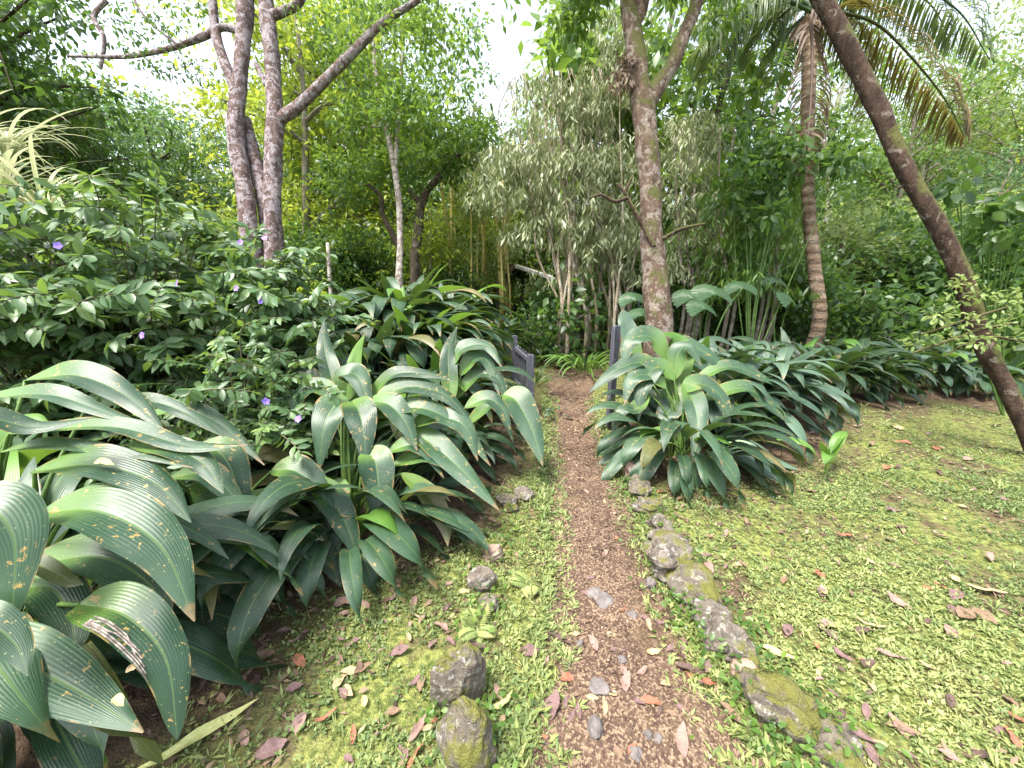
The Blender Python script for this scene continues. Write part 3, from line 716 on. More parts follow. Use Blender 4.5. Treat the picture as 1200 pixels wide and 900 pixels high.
fR = G(798, 538)
R1 = [
 ([(800, 450, 3.3), (812, 470, 3.25), (818, 500, 3.15), (812, 550, 3.05)], 29, dict(mat='broad_near')),
 ([(780, 455, 3.3), (760, 440, 3.3), (740, 445, 3.25), (732, 474, 3.2)], 26),
 ([(770, 440, 3.4), (750, 425, 3.4), (720, 435, 3.35), (690, 460, 3.3)], 26),
 ([(780, 420, 3.5), (762, 395, 3.5), (738, 400, 3.45), (730, 434, 3.4)], 29),
 ([(790, 445, 3.4), (795, 414, 3.4), (808, 406, 3.35), (822, 428, 3.3)], 24, dict(mat='broad')),
 ([(800, 460, 3.3), (820, 450, 3.3), (845, 465, 3.25), (856, 502, 3.2)], 27),
 ([(790, 420, 3.6), (800, 405, 3.6), (830, 415, 3.55), (860, 445, 3.5)], 27),
 ([(810, 450, 3.5), (850, 430, 3.5), (890, 440, 3.45), (916, 455, 3.4)], 19),
 ([(820, 470, 3.4), (870, 455, 3.4), (905, 475, 3.35), (930, 500, 3.3)], 24),
 ([(760, 460, 3.3), (745, 480, 3.2), (730, 480, 3.15), (716, 508, 3.1)], 20),
 ([(775, 500, 3.2), (768, 515, 3.1), (764, 535, 3.05), (762, 558, 3.0)], 19),
 ([(760, 530, 3.15), (745, 535, 3.1), (725, 545, 3.05), (708, 562, 3.0)], 15),
 ([(780, 440, 3.5), (790, 470, 3.4), (780, 490, 3.3), (788, 510, 3.25)], 31, dict(mat='broad_near')),
 ([(790, 470, 3.5), (800, 420, 3.6), (790, 395, 3.6), (775, 392, 3.55)], 26, dict(mat='broad_young_or_lit')),
 ([(748, 430, 4.25), (738, 395, 4.25), (732, 372, 4.25), (730, 362, 4.25)], 22, dict(mat='broad_blue')),
 ([(830, 520, 3.1), (860, 530, 3.05), (890, 548, 2.95), (925, 570, 2.85)], 20, dict(mat='broad_blue')),
 ([(850, 520, 3.2), (880, 525, 3.1), (910, 540, 3.05), (940, 552, 3.0)], 17, dict(mat='broad_blue')),
 ([(790, 445, 3.35), (770, 430, 3.35), (752, 455, 3.25), (748, 495, 3.2)], 27),
]
hand_clump('broad_leaved_plant', 'broad leaved clump right of the path, against the single dark post', fR, R1, 90, 31, 'broad', .30, .70)
CR = [
 (868, 3.95, 36, 'broad_blue', .95, 41, 'bluish clump of long drooping leaves right behind the one at the dark post'),
 (912, 4.35, 36, 'broad_blue', .95, 42, 'bluish drooping clump at the left edge of the far lawn, biggest on the right'),
 (845, 4.5, 30, 'broad_blue', .9, 43, 'bluish clump below the brown forked trunk'),
 (990, 4.9, 30, 'broad', .85, 44, 'dark leaved clump at the far lawn edge below the ringed palm trunk'),
 (1030, 5.2, 28, 'broad', .85, 45, 'green clump with a few young bright leaves behind the far lawn'),
 (945, 5.4, 26, 'broad', .85, 46, 'clump just left in front of the ringed palm trunk'),
 (1190, 5.2, 24, 'broad', .9, 47, 'clump of long leaves right of the leaning mossy trunk'),
 (1120, 5.4, 24, 'broad_blue', .85, 48, 'clump seen left of the leaning mossy trunk at the far lawn edge'),
]
for (px, Yd, nl, mt, sc, sd, lb) in CR:
    clump('broad_leaved_plant', lb, at(px, Yd), min(90, int(nl * 2.5)), mt, sc * .90, .26, sd, .12, .04)
ST = (('strap', 1.),)
clump('strap_leaved_plant', 'yellow green tuft of narrow leaves where the path bends, behind the dark post', at(690, 6.3), 46, 'broad_young_or_lit', 1.25, .22, 51, .0, .1, ST, group='narrow leaved tufts')
clump('strap_leaved_plant', 'narrow leaved tuft left of the path behind the open gate', at(628, 5.0), 22, 'broad', .9, .1, 52, .2, .1, ST, group='narrow leaved tufts')
clump('strap_leaved_plant', 'pale narrow leaved tuft between bluish clump and ringed palm trunk', at(925, 5.0), 40, 'broad_young_or_lit', 1.1, .2, 53, .0, .1, ST, group='narrow leaved tufts')
clump('seedling', 'light green upright seedling alone at the edge of the right lawn', G(966, 558), 7, 'broad_young_or_lit', .38, .02, 54, 0, 0, (('up', .6), ('mid', .4)), group='lone young plants')
clump('seedling', 'small young plant with pale leaves at the right foot of the post clump', G(880, 520), 9, 'broad_young_or_lit', .5, .04, 55, 0, 0, (('up', .5), ('mid', .5)), group='lone young plants')
clump('seedling', 'tiny green seedling at the path edge left of the dark post', G(652, 492), 5, 'broad', .22, .02, 56, 0, 0, (('mid', .5), ('out', .5)), group='lone young plants')
clump('large_leaved_plant', 'tall plant with banana like dark leaves behind the mound and pale trunk', at(490, 6.6), 16, 'broad', 1.05, .15, 57, .2, .05, (('big', .8), ('mid', .2)), group='large leaved plants')
clump('large_leaved_plant', 'big leaved bright plant at the right edge of the purple flowered shrub', at(360, 6.2), 12, 'broad_young_or_lit', .8, .15, 58, .2, .05, (('big', .8), ('mid', .2)), group='large leaved plants')

# ------------------------------------------------------------------ purple-flowered shrub
def shrub(label, px, Yd, H, R, seed, flowers, n_tw=150, leafL=.092):
    r = np.random.default_rng(seed); foot = at(px, Yd)
    t = thing('flowering_shrub', label, 'shrub', foot, 'purple flowered shrubs')
    st = MB(); lf = MB()
    for k in range(n_tw):
        a = r.uniform(0, 2 * PI); rr = R * math.sqrt(r.random()); h = H * (.12 + .88 * r.random() ** .8) * math.sqrt(max(.15, 1 - (rr / R) ** 2 * .6))
        tip = A(rr * math.cos(a), rr * math.sin(a), h)
        b0 = A(tip[0] * .15, tip[1] * .15, 0)
        mid = A(tip[0] * .55, tip[1] * .55, h * .65)
        sp = spline([b0, mid, tip, tip + A(math.cos(a) * .12, math.sin(a) * .12, .02)], 14)
        V, F = tube(sp, np.linspace(.0065, .002, 14), 5); st.add(V, F)
        for sub in range(4):
            if sub == 0: tw = sp[7:]
            else:
                o_ = sp[r.integers(3, 13)]; dd = nrm(A(r.normal(), r.normal(), r.uniform(-.1, .6)))
                tw = o_ + dd * np.linspace(0, r.uniform(.18, .34), 8)[:, None] + A(0, 0, -.06) * np.linspace(0, 1, 8)[:, None] ** 2
                V, F = tube(tw, np.linspace(.004, .0018, 8), 4); st.add(V, F)
            nl = 15
            f = np.linspace(.08, 1, nl); idx = f * (len(tw) - 1); i0 = np.minimum(idx.astype(int), len(tw) - 2)
            pos = tw[i0] + (tw[i0 + 1] - tw[i0]) * (idx - i0)[:, None]
            tg = nrm(tw[i0 + 1] - tw[i0])
            sd = nrm(np.cross(tg, UPV + r.normal(0, .6, 3)))
            sg = np.where(np.arange(nl) % 2 == 0, 1., -1.)[:, None]
            ax = nrm(tg * .55 + sd * sg * .85 + r.normal(0, .28, (nl, 3)) + A(0, 0, -.3))
            nm = A(0, -.5, 1) + r.normal(0, .5, (nl, 3))
            L = leafL * r.uniform(.7, 1.2, nl)
            a_, b_, c_ = leaf_batch(pos, ax, nm, L, L * .46, np.full(nl, np.clip(r.normal(.45, .2), 0, 1)), 2, .14, .16)
            lf.add(a_, b_, None, c_)
    ob('stems', st.mesh('stems'), M['twig'], t); ob('foliage', lf.mesh('foliage'), M['shrub'], t)
    for (fx, fy, d) in flowers:
        q = P(fx, fy, d) - foot
        mb = MB(); kp = 5
        a = np.arange(kp) * 2 * PI / kp + r.uniform(0, 1)
        nn = nrm(A(0, -1, .5) + r.normal(0, .3, 3)); e1 = nrm(np.cross(nn, UPV)); e2 = np.cross(nn, e1)
        ax = np.cos(a)[:, None] * e1 + np.sin(a)[:, None] * e2 + nn * .25
        x = leaf_batch(np.repeat(q[None], kp, 0), ax, np.repeat(nn[None], kp, 0), .021, .022, r.random(kp), 2, .1, .05)
        mb.add(x[0], x[1], None, x[2]); ob('flower', mb.mesh('flower'), M['flower'], t)
    return t
shrub('tall glossy shrub with purple flowers at the left frame edge', 40, 2.75, 1.72, 1.0, 71, [(3, 273, 2.1), (68, 288, 2.1)], 230)
shrub('purple flowered shrub in the middle, its tip rising above its neighbours', 150, 2.85, 2.12, .85, 72, [(167, 393, 2.1), (208, 332, 2.1)], 230)
shrub('purple flowered shrub next to the twin grey trunks', 270, 3.1, 1.82, .72, 73, [(306, 353, 2.4), (282, 284, 2.5), (310, 279, 2.55), (277, 338, 2.4)], 190)
shrub('low grey green shrub sprig in front, above the broad leaves', 255, 2.35, 1.2, .5, 74, [(350, 491, 2.0), (312, 470, 2.0)], 110, .062)

# ------------------------------------------------------------------ variegated plant at the left edge
def strap_mesh(centres, seed, nper, L, W, colr=(0, 1), up=.5):
    r = np.random.default_rng(seed); mb = MB()
    for c in centres:
        for k in range(nper):
            a = r.uniform(0, 2 * PI); th0 = r.uniform(.7, 1.5); th1 = r.uniform(-1.2, .3)
            sp = arch_spine(L * r.uniform(.6, 1.1), th0, th1, 12, 1.4)
            R = np.array([[math.cos(a), -math.sin(a), 0], [math.sin(a), math.cos(a), 0], [0, 0, 1]])
            v = np.linspace(0, 1, 12); w = W * np.sin(PI * (.15 + .85 * v)) ** .6
            V, F, U = blade(sp, w, A(-.5, 0, 1), 5, .4, 0.)
            tt = np.repeat(r.random(), len(V)) * .4 + np.where(np.abs(U[:, 0] - .5) > .3, .55, .05)
            mb.add(V @ R.T + c, F, U, tt)
    return mb
t = thing('variegated_plant', 'cream and green striped strap leaved plant at the left edge above the shrub', 'plant', at(30, 4.3))
root = np.array(t.location[:])
ce = [P(5, 235, 3.9) - root, P(55, 258, 3.8) - root, P(-30, 190, 4.0) - root, P(10, 185, 4.2) - root, P(-60, 240, 3.9) - root]
ob('leaves', strap_mesh(ce, 4, 38, 1.0, .032).mesh('leaves'), M['variegated'], t)
mb = MB()
for c in ce: mb.add(*tube(spline([A(0, 0, 0), c * .6 + A(.05, 0, 0), c], 10), np.linspace(.03, .02, 10), 7))
ob('stem', mb.mesh('stem'), M['twig'], t)

# ------------------------------------------------------------------ trees built from the photograph
def ptube(pts, d, n=30, sides=14, rough=.10, seed=0, root=A(0, 0, 0), down=None):
    "trunk or limb: pts of (px, py, radius px[, depth])"
    w = [P(q[0], q[1], q[3] if len(q) > 3 else d) for q in pts]
    rad = [q[2] * (q[3] if len(q) > 3 else d) / FPX for q in pts]
    if down is not None: w = [down] + w; rad = [rad[0] * 1.25] + rad
    sp = spline(w, n); rr = np.interp(np.linspace(0, len(w) - 1, n), range(len(w)), rad)
    V, F = tube(sp, rr, sides, rough, seed); return V - root, F
def cloud(centres, rad, n, L, wr, tint0=.5, seed=0, down=.25, flat=.7, rows=1, narrow=False):
    "leaf clumps round a list of centres"
    r = np.random.default_rng(seed); mb = MB()
    cs = np.asarray(centres); k = len(cs)
    idx = r.integers(0, k, n)
    ct = np.clip(tint0 + r.normal(0, .25, k), 0, 1)
    rr = np.broadcast_to(rad, (k,))[idx]
    dirs = rdir(n, r); q = r.random(n) ** .5
    off = dirs * (q * rr)[:, None] * A(1, 1, flat)
    ax = nrm(dirs * .8 + r.normal(0, .6, (n, 3)) - A(0, 0, down))
    nm = nrm(A(0, 0, 1) + r.normal(0, .55, (n, 3)))
    LL = L * r.uniform(.6, 1.25, n)
    return leaf_batch(cs[idx] + off, ax, nm, LL, LL * wr, np.clip(ct[idx] + r.normal(0, .08, n), 0, 1), rows)
def lm(x, name='crown'): return mesh_from(name, x[0], x[1], tint=x[2])

# left twin-trunk tree
f = at(302, 6.3)
t = thing('twin_trunk_tree', 'tall tree with two lichen grey trunks rising behind the left shrub', 'tree', f)
d = 6.1; mb = MB()
mb.add(*ptube([(292, 265, 10), (284, 205, 9.2), (276, 160, 8.8), (280, 100, 8.2), (285, 50, 8), (288, -10, 9), (290, -120, 8)], d, 40, 16, .10, 1, f, f + A(-.12, 0, -.1)))
mb.add(*ptube([(320, 265, 10), (320, 200, 9.4), (322, 130, 9), (318, 60, 8.5), (311, 0, 8), (300, -120, 7)], d, 40, 16, .10, 2, f, f + A(.15, 0, -.1)))
mb.add(*ptube([(312, 255, 8), (304, 210, 7.5), (297, 180, 7), (288, 140, 6)], d + .2, 20, 12, .1, 3, f, f + A(.05, .15, -.1)))
ob('trunk', mb.mesh('trunk'), M['bark_left'], t)
LIMB = [([(277, 108, 6.5), (263, 72, 5.5), (253, 40, 5), (249, 0, 4.5), (244, -60, 3)], 4), ([(324, 142, 7), (345, 128, 6.5), (375, 100, 6), (415, 60, 5), (450, 25, 4.2), (490, 0, 3.5), (540, -40, 2)], 5),
        ([(286, 38, 4), (262, 32, 4), (240, 42, 4), (205, 55, 3.2), (150, 66, 2.4), (80, 66, 1.2)], 6), ([(315, 20, 6), (335, 12, 5), (352, 0, 4.5), (380, -60, 3)], 7),
        ([(125, 0, 2.5, 7.0), (110, 20, 2.5, 7.0), (122, 45, 2.2, 7.0), (118, 80, 1.8, 7.0)], 8), ([(210, 54, 1.6), (180, 30, 1.4), (160, 5, 1.2), (150, -30, 1)], 9),
        ([(300, 75, 3), (305, 85, 3), (312, 100, 3)], 10)]
for pts, sd in LIMB:
    V, F = ptube(pts, d, 24, 10, .10, sd, f); ob('limb', mesh_from('limb', V, F), M['bark_left'], t)
cs = [P(x, y, d + rng.uniform(-.6, .6)) - f for (x, y) in [(170, 20), (190, 45), (215, 70), (232, 84), (200, 82), (150, 35), (175, 75), (225, 8), (195, 0), (245, 15), (140, 5), (265, -20), (160, 62), (205, 30), (360, -30), (400, -20), (430, 5), (385, 15), (350, 20), (455, -10), (480, -30), (330, -50), (300, -60), (260, -60), (220, -40), (410, 40), (375, 45)]]
cs += [A(x, y, z) for x, y, z in zip(rng.uniform(-3.5, 3, 14), rng.uniform(-1, 3, 14), rng.uniform(7.2, 9, 14))]
ob('crown', lm(cloud(cs, .26, 2300, .085, .4, .35, 91, .5)), M['fol_dark'], t)

# slim pale trunk in the middle
f = at(468, 7.2)
t = thing('slim_tree', 'slim tree with a pale, slightly crooked trunk behind the mound', 'tree', f)
mb = MB()
mb.add(*ptube([(468, 335, 4.2), (469, 280, 3.7), (467, 230, 3.7), (461, 190, 3.5), (452, 145, 3.1), (443, 110, 2.8), (440, 80, 2.4), (436, 40, 1.8)], 7.0, 36, 10, .08, 4, f, f + A(0, 0, -.1)))
mb.add(*ptube([(464, 195, 2.5), (466, 150, 2.3), (468, 110, 2), (472, 60, 1.4)], 7.0, 18, 8, .08, 5, f))
mb.add(*ptube([(454, 152, 2), (442, 148, 1.8), (425, 150, 1.3)], 7.0, 12, 8, .08, 5, f))
ob('trunk', mb.mesh('trunk'), M['bark_pale'], t)
cs = [P(x, y, 7 + rng.uniform(-.9, .9)) - f for x, y in zip(rng.normal(462, 42, 46), rng.uniform(-10, 150, 46))]
ob('crown', lm(cloud(cs, .42, 4200, .13, .45, .4, 92, .35)), M['fol_mid'], t)

# dark crooked little tree
f = at(486, 8.2)
t = thing('crooked_tree', 'small dark crooked tree right behind the slim pale trunk', 'tree', f)
mb = MB()
mb.add(*ptube([(486, 312, 6), (490, 275, 5.5), (492, 250, 5), (498, 228, 4.5), (512, 210, 4), (530, 190, 3.5), (548, 168, 2.5)], 7.9, 30, 10, .12, 6, f, f + A(0, 0, -.1)))
mb.add(*ptube([(494, 240, 3.5), (484, 228, 3), (478, 222, 2.5)], 7.9, 12, 8, .1, 7, f))
mb.add(*ptube([(472, 300, 3.5), (460, 275, 3.5), (448, 250, 3.2), (446, 230, 2.5), (430, 215, 2)], 7.9, 20, 8, .12, 8, f))
ob('trunk', mb.mesh('trunk'), M['bark_dark'], t)
cs = [P(x, y, 8 + rng.uniform(-.8, .8)) - f for x, y in [(420, 195), (400, 205), (445, 190), (380, 215), (500, 185), (520, 175), (545, 160), (560, 150), (480, 205), (465, 180), (525, 200), (410, 225), (390, 190), (505, 150), (540, 185), (435, 210), (575, 170), (455, 205)]]
ob('crown', lm(cloud(cs, .42, 4200, .13, .5, .5, 93, .2)), M['fol_mid'], t)

# brown forked tree right of the path
f = at(773, 4.9)
t = thing('forked_tree', 'brown blotched trunk forking high up, right of the path behind the clumps', 'tree', f)
d = 4.8; mb = MB()
mb.add(*ptube([(772, 392, 15.5), (768, 330, 14), (764, 290, 13.8), (763, 240, 12), (760, 190, 12.5), (755, 140, 12.5), (748, 90, 12.5), (742, 40, 11), (738, 10, 10), (733, -60, 9)], d, 44, 18, .09, 11, f, f + A(.02, 0, -.1)))
mb.add(*ptube([(758, 125, 9), (772, 100, 9), (788, 75, 8), (800, 45, 7.5), (816, 5, 7), (835, -60, 6)], d, 24, 12, .1, 12, f))
mb.add(*ptube([(742, 30, 7), (752, 10, 7), (758, -20, 6), (770, -80, 5)], d, 16, 12, .1, 13, f))
ob('trunk', mb.mesh('trunk'), M['bark_mid'], t)
mb = MB()
mb.add(*ptube([(766, 288, 3), (752, 262, 2.6), (740, 240, 2.2), (732, 226, 1.9), (722, 215, 1.4)], d - .15, 18, 8, .12, 14, f))
mb.add(*ptube([(735, 232, 2.4), (720, 236, 2), (705, 228, 1.6), (690, 232, 1)], d - .15, 14, 8, .12, 15, f))
mb.add(*ptube([(732, 226, 2), (737, 215, 1.6), (742, 205, 1)], d - .15, 10, 8, .12, 15, f))
mb.add(*ptube([(770, 284, 2.8), (785, 275, 2.4), (800, 268, 2), (826, 262, 1.3)], d - .1, 14, 8, .12, 16, f))
o = ob('limb', mb.mesh('limb'), M['bark_mossy'], t); o['label'] = 'mossy yellow green dead side branches'
cs = [P(x, y, d + rng.uniform(-.5, .5)) - f for x, y in [(690, 0), (700, -25), (680, -35), (660, 10), (670, 30), (790, -20), (850, -30), (850, 20), (750, -40), (730, -70), (800, -70), (870, -60)]]
ob('crown', lm(cloud(cs, .30, 1500, .14, .42, .45, 94, .5)), M['fol_mid'], t)
mb = MB()
cs = [P(x, y, d - .1) - f for x, y in [(726, 85), (735, 95), (722, 100), (738, 75), (728, 72)]]
x = cloud(cs, .1, 240, .10, .35, .5, 95, .9); ob('dead_leaves', lm(x, 'dead_leaves'), M['frond_dry'], t)

# leaning mossy trunk on the right
f = G(1230, 560)
t = thing('leaning_trunk', 'thick leaning trunk with moss and dark bark at the right edge of the lawn', 'tree', f)
mb = MB()
mb.add(*ptube([(1228, 560, 9.2, 3.3), (1187, 470, 8.4, 3.3), (1152, 400, 9, 3.3), (1117, 300, 8.8, 3.3), (1062, 200, 9, 3.3), (1016, 100, 9, 3.3), (964, 0, 9.5, 3.3), (915, -90, 9.5, 3.3), (860, -200, 9, 3.4)], 3.35, 80, 22, .10, 21, f, f + A(.10, 0, -.2)))
ob('trunk', mb.mesh('trunk'), M['bark_mossy'], t)
cs = [A(x, y, z) for x, y, z in zip(rng.uniform(-4.0, -1.0, 22), rng.uniform(.0, 3, 22), rng.uniform(5.6, 7.0, 22))]
ob('crown', lm(cloud(cs, .5, 2400, .15, .4, .6, 96, .3)), M['fol_mid'], t)
t = thing('climbing_vine', 'mossy vine and lichened twigs wrapped round the leaning trunk', 'vine', P(1140, 385, 3.2))
root = np.array(t.location[:]); mb = MB()
for k, pts in enumerate([[(1190, 378, 1.6), (1150, 386, 2.2), (1115, 398, 2), (1085, 408, 1.5), (1068, 414, .8)], [(1195, 400, 1.2), (1160, 395, 1.6), (1125, 406, 1.2), (1108, 418, .7)], [(1180, 360, 1), (1140, 372, 1.5), (1105, 384, 1), (1080, 392, .6)]]):
    mb.add(*ptube(pts, 3.1, 18, 8, .25, 30 + k, root))
ob('stem', mb.mesh('stem'), M['bark_mossy'], t)
cs = [P(x, y, 3.1 + rng.uniform(-.15, .1)) - root for x, y in [(1120, 350), (1150, 345), (1180, 355), (1100, 370), (1130, 375), (1165, 378), (1195, 370), (1110, 395), (1150, 400), (1185, 395), (1075, 400), (1205, 345), (1130, 330)]]
ob('foliage', lm(cloud(cs, .09, 480, .05, .45, .7, 97, .2, .8, 2), 'foliage'), M['fol_pale'], t)

# palm with ringed trunk
f = A((963 - 600) / FPX * 6.2, 6.2 * 1.035, 0.); f[2] = float(height(f[0], f[1]))
t = thing('palm_tree', 'palm with ringed tan trunk and a brown dead frond hanging down it', 'palm', f)
d = 6.2
V, F = ptube([(960, 378, 7.4), (955, 320, 6.9), (949, 260, 6.6), (946, 200, 6.6), (947, 120, 7), (950, 40, 8), (955, 0, 9)], d, 60, 16, .03, 41, f, f + A(0, 0, -.1))
ob('trunk', mesh_from('trunk', V, F), M['bark_palm'], t)
def frond(pts, d, leafL, n=56, mat='frond', hang=.9, name='frond', seed=0, wid=.026, fwd=.45):
    r = np.random.default_rng(seed); sp = spline([P(q[0], q[1], q[2] if len(q) > 2 else d) for q in pts], 40) - f
    mb = MB(); mb.add(*tube(sp, np.linspace(.030, .006, 40), 7))
    tg = nrm(np.gradient(sp, axis=0))
    n = int(n * 1.7)
    for side in (-1, 1):
        for k in range(n):
            v = .10 + .90 * k / n; i0 = min(int(v * 39), 38); o_ = sp[i0] + (sp[i0 + 1] - sp[i0]) * (v * 39 - i0)
            sd = nrm(np.cross(tg[i0], UPV + A(0, .05, 0))) * side
            ln = leafL * (math.sin(PI * (.12 + .85 * v)) ** .6) * r.uniform(.85, 1.1)
            d0 = nrm(sd * .9 + tg[i0] * fwd + A(0, 0, .1) + r.normal(0, .08, 3)); m = 8
            u = np.linspace(0, 1, m)[:, None]
            dr = nrm(d0 * (1 - u) + (d0 * (1 - hang) + A(0, 0, -hang)) * u)
            q = o_ + np.cumsum(dr, 0) * ln / m
            V_, F_, U_ = blade(q, wid * np.array([.5, .9, 1, 1, .9, .7, .45, .1]), nrm(tg[i0] * .3 + UPV + sd * .3 + r.normal(0, .2, 3)), 3, .5, 0.)
            mb.add(V_, F_, U_, np.full(len(V_), np.clip(r.normal(.3 + .5 * v, .15), 0, 1)))
    return ob(name, mb.mesh(name), M[mat], t)
frond([(955, 20), (985, 15), (1030, 30), (1075, 75), (1110, 120), (1130, 160)], d - .2, .85, 60, 'frond_mix', .85, seed=1)
o = frond([(955, 20), (950, 22), (952, 60), (950, 120), (946, 170), (944, 205)], d - .5, .48, 46, 'frond_dry', .9, seed=2, wid=.03); o['label'] = 'brown dead frond hanging down the trunk'
frond([(955, 15), (915, 0), (875, 12), (840, 35), (818, 60)], d - .4, .80, 56, 'frond', .95, seed=3)
frond([(955, 10), (930, -20), (890, -20), (850, 0), (815, 35)], d + .5, .8, 50, 'frond', .9, seed=4)
frond([(955, 10), (990, -20), (1040, -30), (1090, 5), (1115, 50)], d + .4, .85, 56, 'frond', .9, seed=5)
frond([(955, 10), (960, -40), (940, -80), (900, -90)], d, .8, 40, 'frond', .6, seed=6)
frond([(955, 12), (920, -10), (880, -2), (848, 40), (830, 95)], d - .2, .9, 60, 'frond', .97, seed=16)
frond([(955, 12), (925, 5), (900, 25), (885, 70)], d + .2, .8, 50, 'frond', .97, seed=17)
frond([(955, 12), (985, -15), (1050, -25), (1120, 10), (1160, 70)], d - .1, .85, 60, 'frond', .9, seed=18)
frond([(955, 15), (990, 30), (1010, 60), (1020, 95), (1018, 140)], d + .6, .75, 50, 'frond_mix', .9, seed=7)
frond([(955, 15), (930, 30), (915, 60), (905, 100)], d + .6, .7, 50, 'frond', .9, seed=8)
frond([(955, 10), (1000, -60), (1080, -80), (1150, -40)], d, .8, 40, 'frond', .7, seed=9)

# weeping narrow-leaved tree in the middle
f = at(690, 7.4)
t = thing('weeping_tree', 'many stemmed tree hung with narrow grey green leaves left of the brown trunk', 'tree', f)
d = 7.0; r = np.random.default_rng(77); mb = MB()
for k in range(26):
    x0 = r.uniform(655, 750); dd = d + r.uniform(-.5, .6)
    x1 = x0 + r.normal(-12, 16); x2 = x1 + r.normal(-10, 30)
    b = A((x0 - 600) / FPX * dd, dd * 1.02, 0); b[2] = float(height(b[0], b[1])) - .05
    mb.add(*ptube([(x0, 370, r.uniform(1.0, 2.3), dd), ((x0 + x1) / 2 + r.normal(0, 5), 300, 1.4, dd), (x1, 240, 1.1, dd), (x2, 150, .8, dd), (x2 + r.normal(0, 20), 80, .5, dd)], dd, 24, 7, .12, k, f, b))
mb.add(*ptube([(690, 372, 2.8, d), (678, 320, 2.6, d), (664, 260, 2.3, d), (640, 220, 1.8, d), (610, 195, 1.5, d)], d, 24, 9, .1, 40, f, A((690 - 600) / FPX * d, d * 1.02, .1)))
ob('stems', mb.mesh('stems'), M['bark_tan'], t)
def weep(n, box, dd, seed, L=.18, hole=.35):
    r = np.random.default_rng(seed)
    nt = n // 14
    x = r.normal((box[0] + box[1]) / 2, (box[1] - box[0]) / 3.4, nt); y = r.uniform(box[2], box[3], nt)
    pos = np.array([P(a, b, dd + r.uniform(-.8, .8)) for a, b in zip(x, y)]) - f
    # whorls of hanging leaves
    pp = np.repeat(pos, 14, 0); k = len(pp)
    a = r.uniform(0, 2 * PI, k); out = np.stack([np.cos(a), np.sin(a), np.zeros(k)], -1)
    ax = nrm(out * r.uniform(.15, 1.4, k)[:, None] + A(0, 0, -1))
    nm = out + r.normal(0, .3, (k, 3))
    LL = L * r.uniform(.6, 1.2, k)
    tt = np.repeat(np.clip(r.normal(.5, .25, nt), 0, 1), 14)
    return leaf_batch(pp + r.normal(0, .05, (k, 3)), ax, nm, LL, LL * .20, tt, 1, .05)
mb = MB()
for bx, n, sd in [((600, 750, 90, 200), 3600, 1), ((600, 760, 170, 285), 5200, 2), ((660, 770, 260, 330), 1200, 3), ((690, 750, 10, 120), 1400, 4), ((555, 640, 170, 240), 1500, 5)]:
    x = weep(n, bx, d, sd); mb.add(x[0], x[1], None, x[2])
ob('foliage', mb.mesh('foliage'), M['fol_grey'], t)
def weeping_shrub(label, px, Yd, box, n, mat, seed):
    global f
    f = at(px, Yd); dd = Yd / 1.035
    t = thing('weeping_shrub', label, 'shrub', f, 'weeping narrow leaved shrubs')
    r = np.random.default_rng(seed); mb = MB()
    for k in range(7):
        x0 = r.uniform(box[0] + 15, box[1] - 15); x1 = x0 + r.normal(0, 14)
        b = A((x0 - 600) / FPX * dd, Yd, 0); b[2] = float(height(b[0], b[1])) - .05
        mb.add(*ptube([(x0, 350, 2, dd), ((x0 + x1) / 2, 290, 1.8, dd), (x1, box[2] + 20, 1, dd)], dd, 18, 7, .12, k, f, b))
    ob('stems', mb.mesh('stems'), M['bark_bg'], t)
    x = weep(n, box, dd, seed + 50, .17); ob('foliage', lm(x, 'foliage'), M[mat], t)
weeping_shrub('weeping shrub with pale narrow leaves just right of the brown forked trunk', 815, 7.4, (780, 850, 130, 330), 3600, 'fol_grey', 61)
weeping_shrub('dark bushy shrub of narrow hanging leaves between forked trunk and ringed palm', 885, 6.9, (830, 940, 190, 350), 6500, 'fol_mid', 62)

# bamboo
f = at(555, 9.5)
t = thing('bamboo_clump', 'clump of thin yellow bamboo canes left of the weeping tree', 'bamboo', f)
d = 9.2; r = np.random.default_rng(66)
for k in range(16):
    x0 = r.uniform(515, 600); w = 1.6 if k % 3 else 2.6
    b = A((x0 - 600) / FPX * d, d * 1.03, 0); b[2] = float(height(b[0], b[1])) - .05
    V, F = ptube([(x0, 345, w * .8), (x0 + r.normal(0, 3), 280, w * .7), (x0 + r.normal(0, 8), 215, w * .55), (x0 + r.normal(0, 22), 165, w * .3)], d + r.uniform(-.7, .7), 22, 7, .02, k, f, b)
    ob('cane', mesh_from('cane', V, F), M['cane'], t)
cs = [P(x, y, d + r.uniform(-.9, .9)) - f for x, y in zip(r.normal(552, 36, 60), r.uniform(175, 335, 60))]
ob('foliage', lm(cloud(cs, .40, 6500, .14, .24, .6, 98, .5), 'foliage'), M['fol_pale'], t)

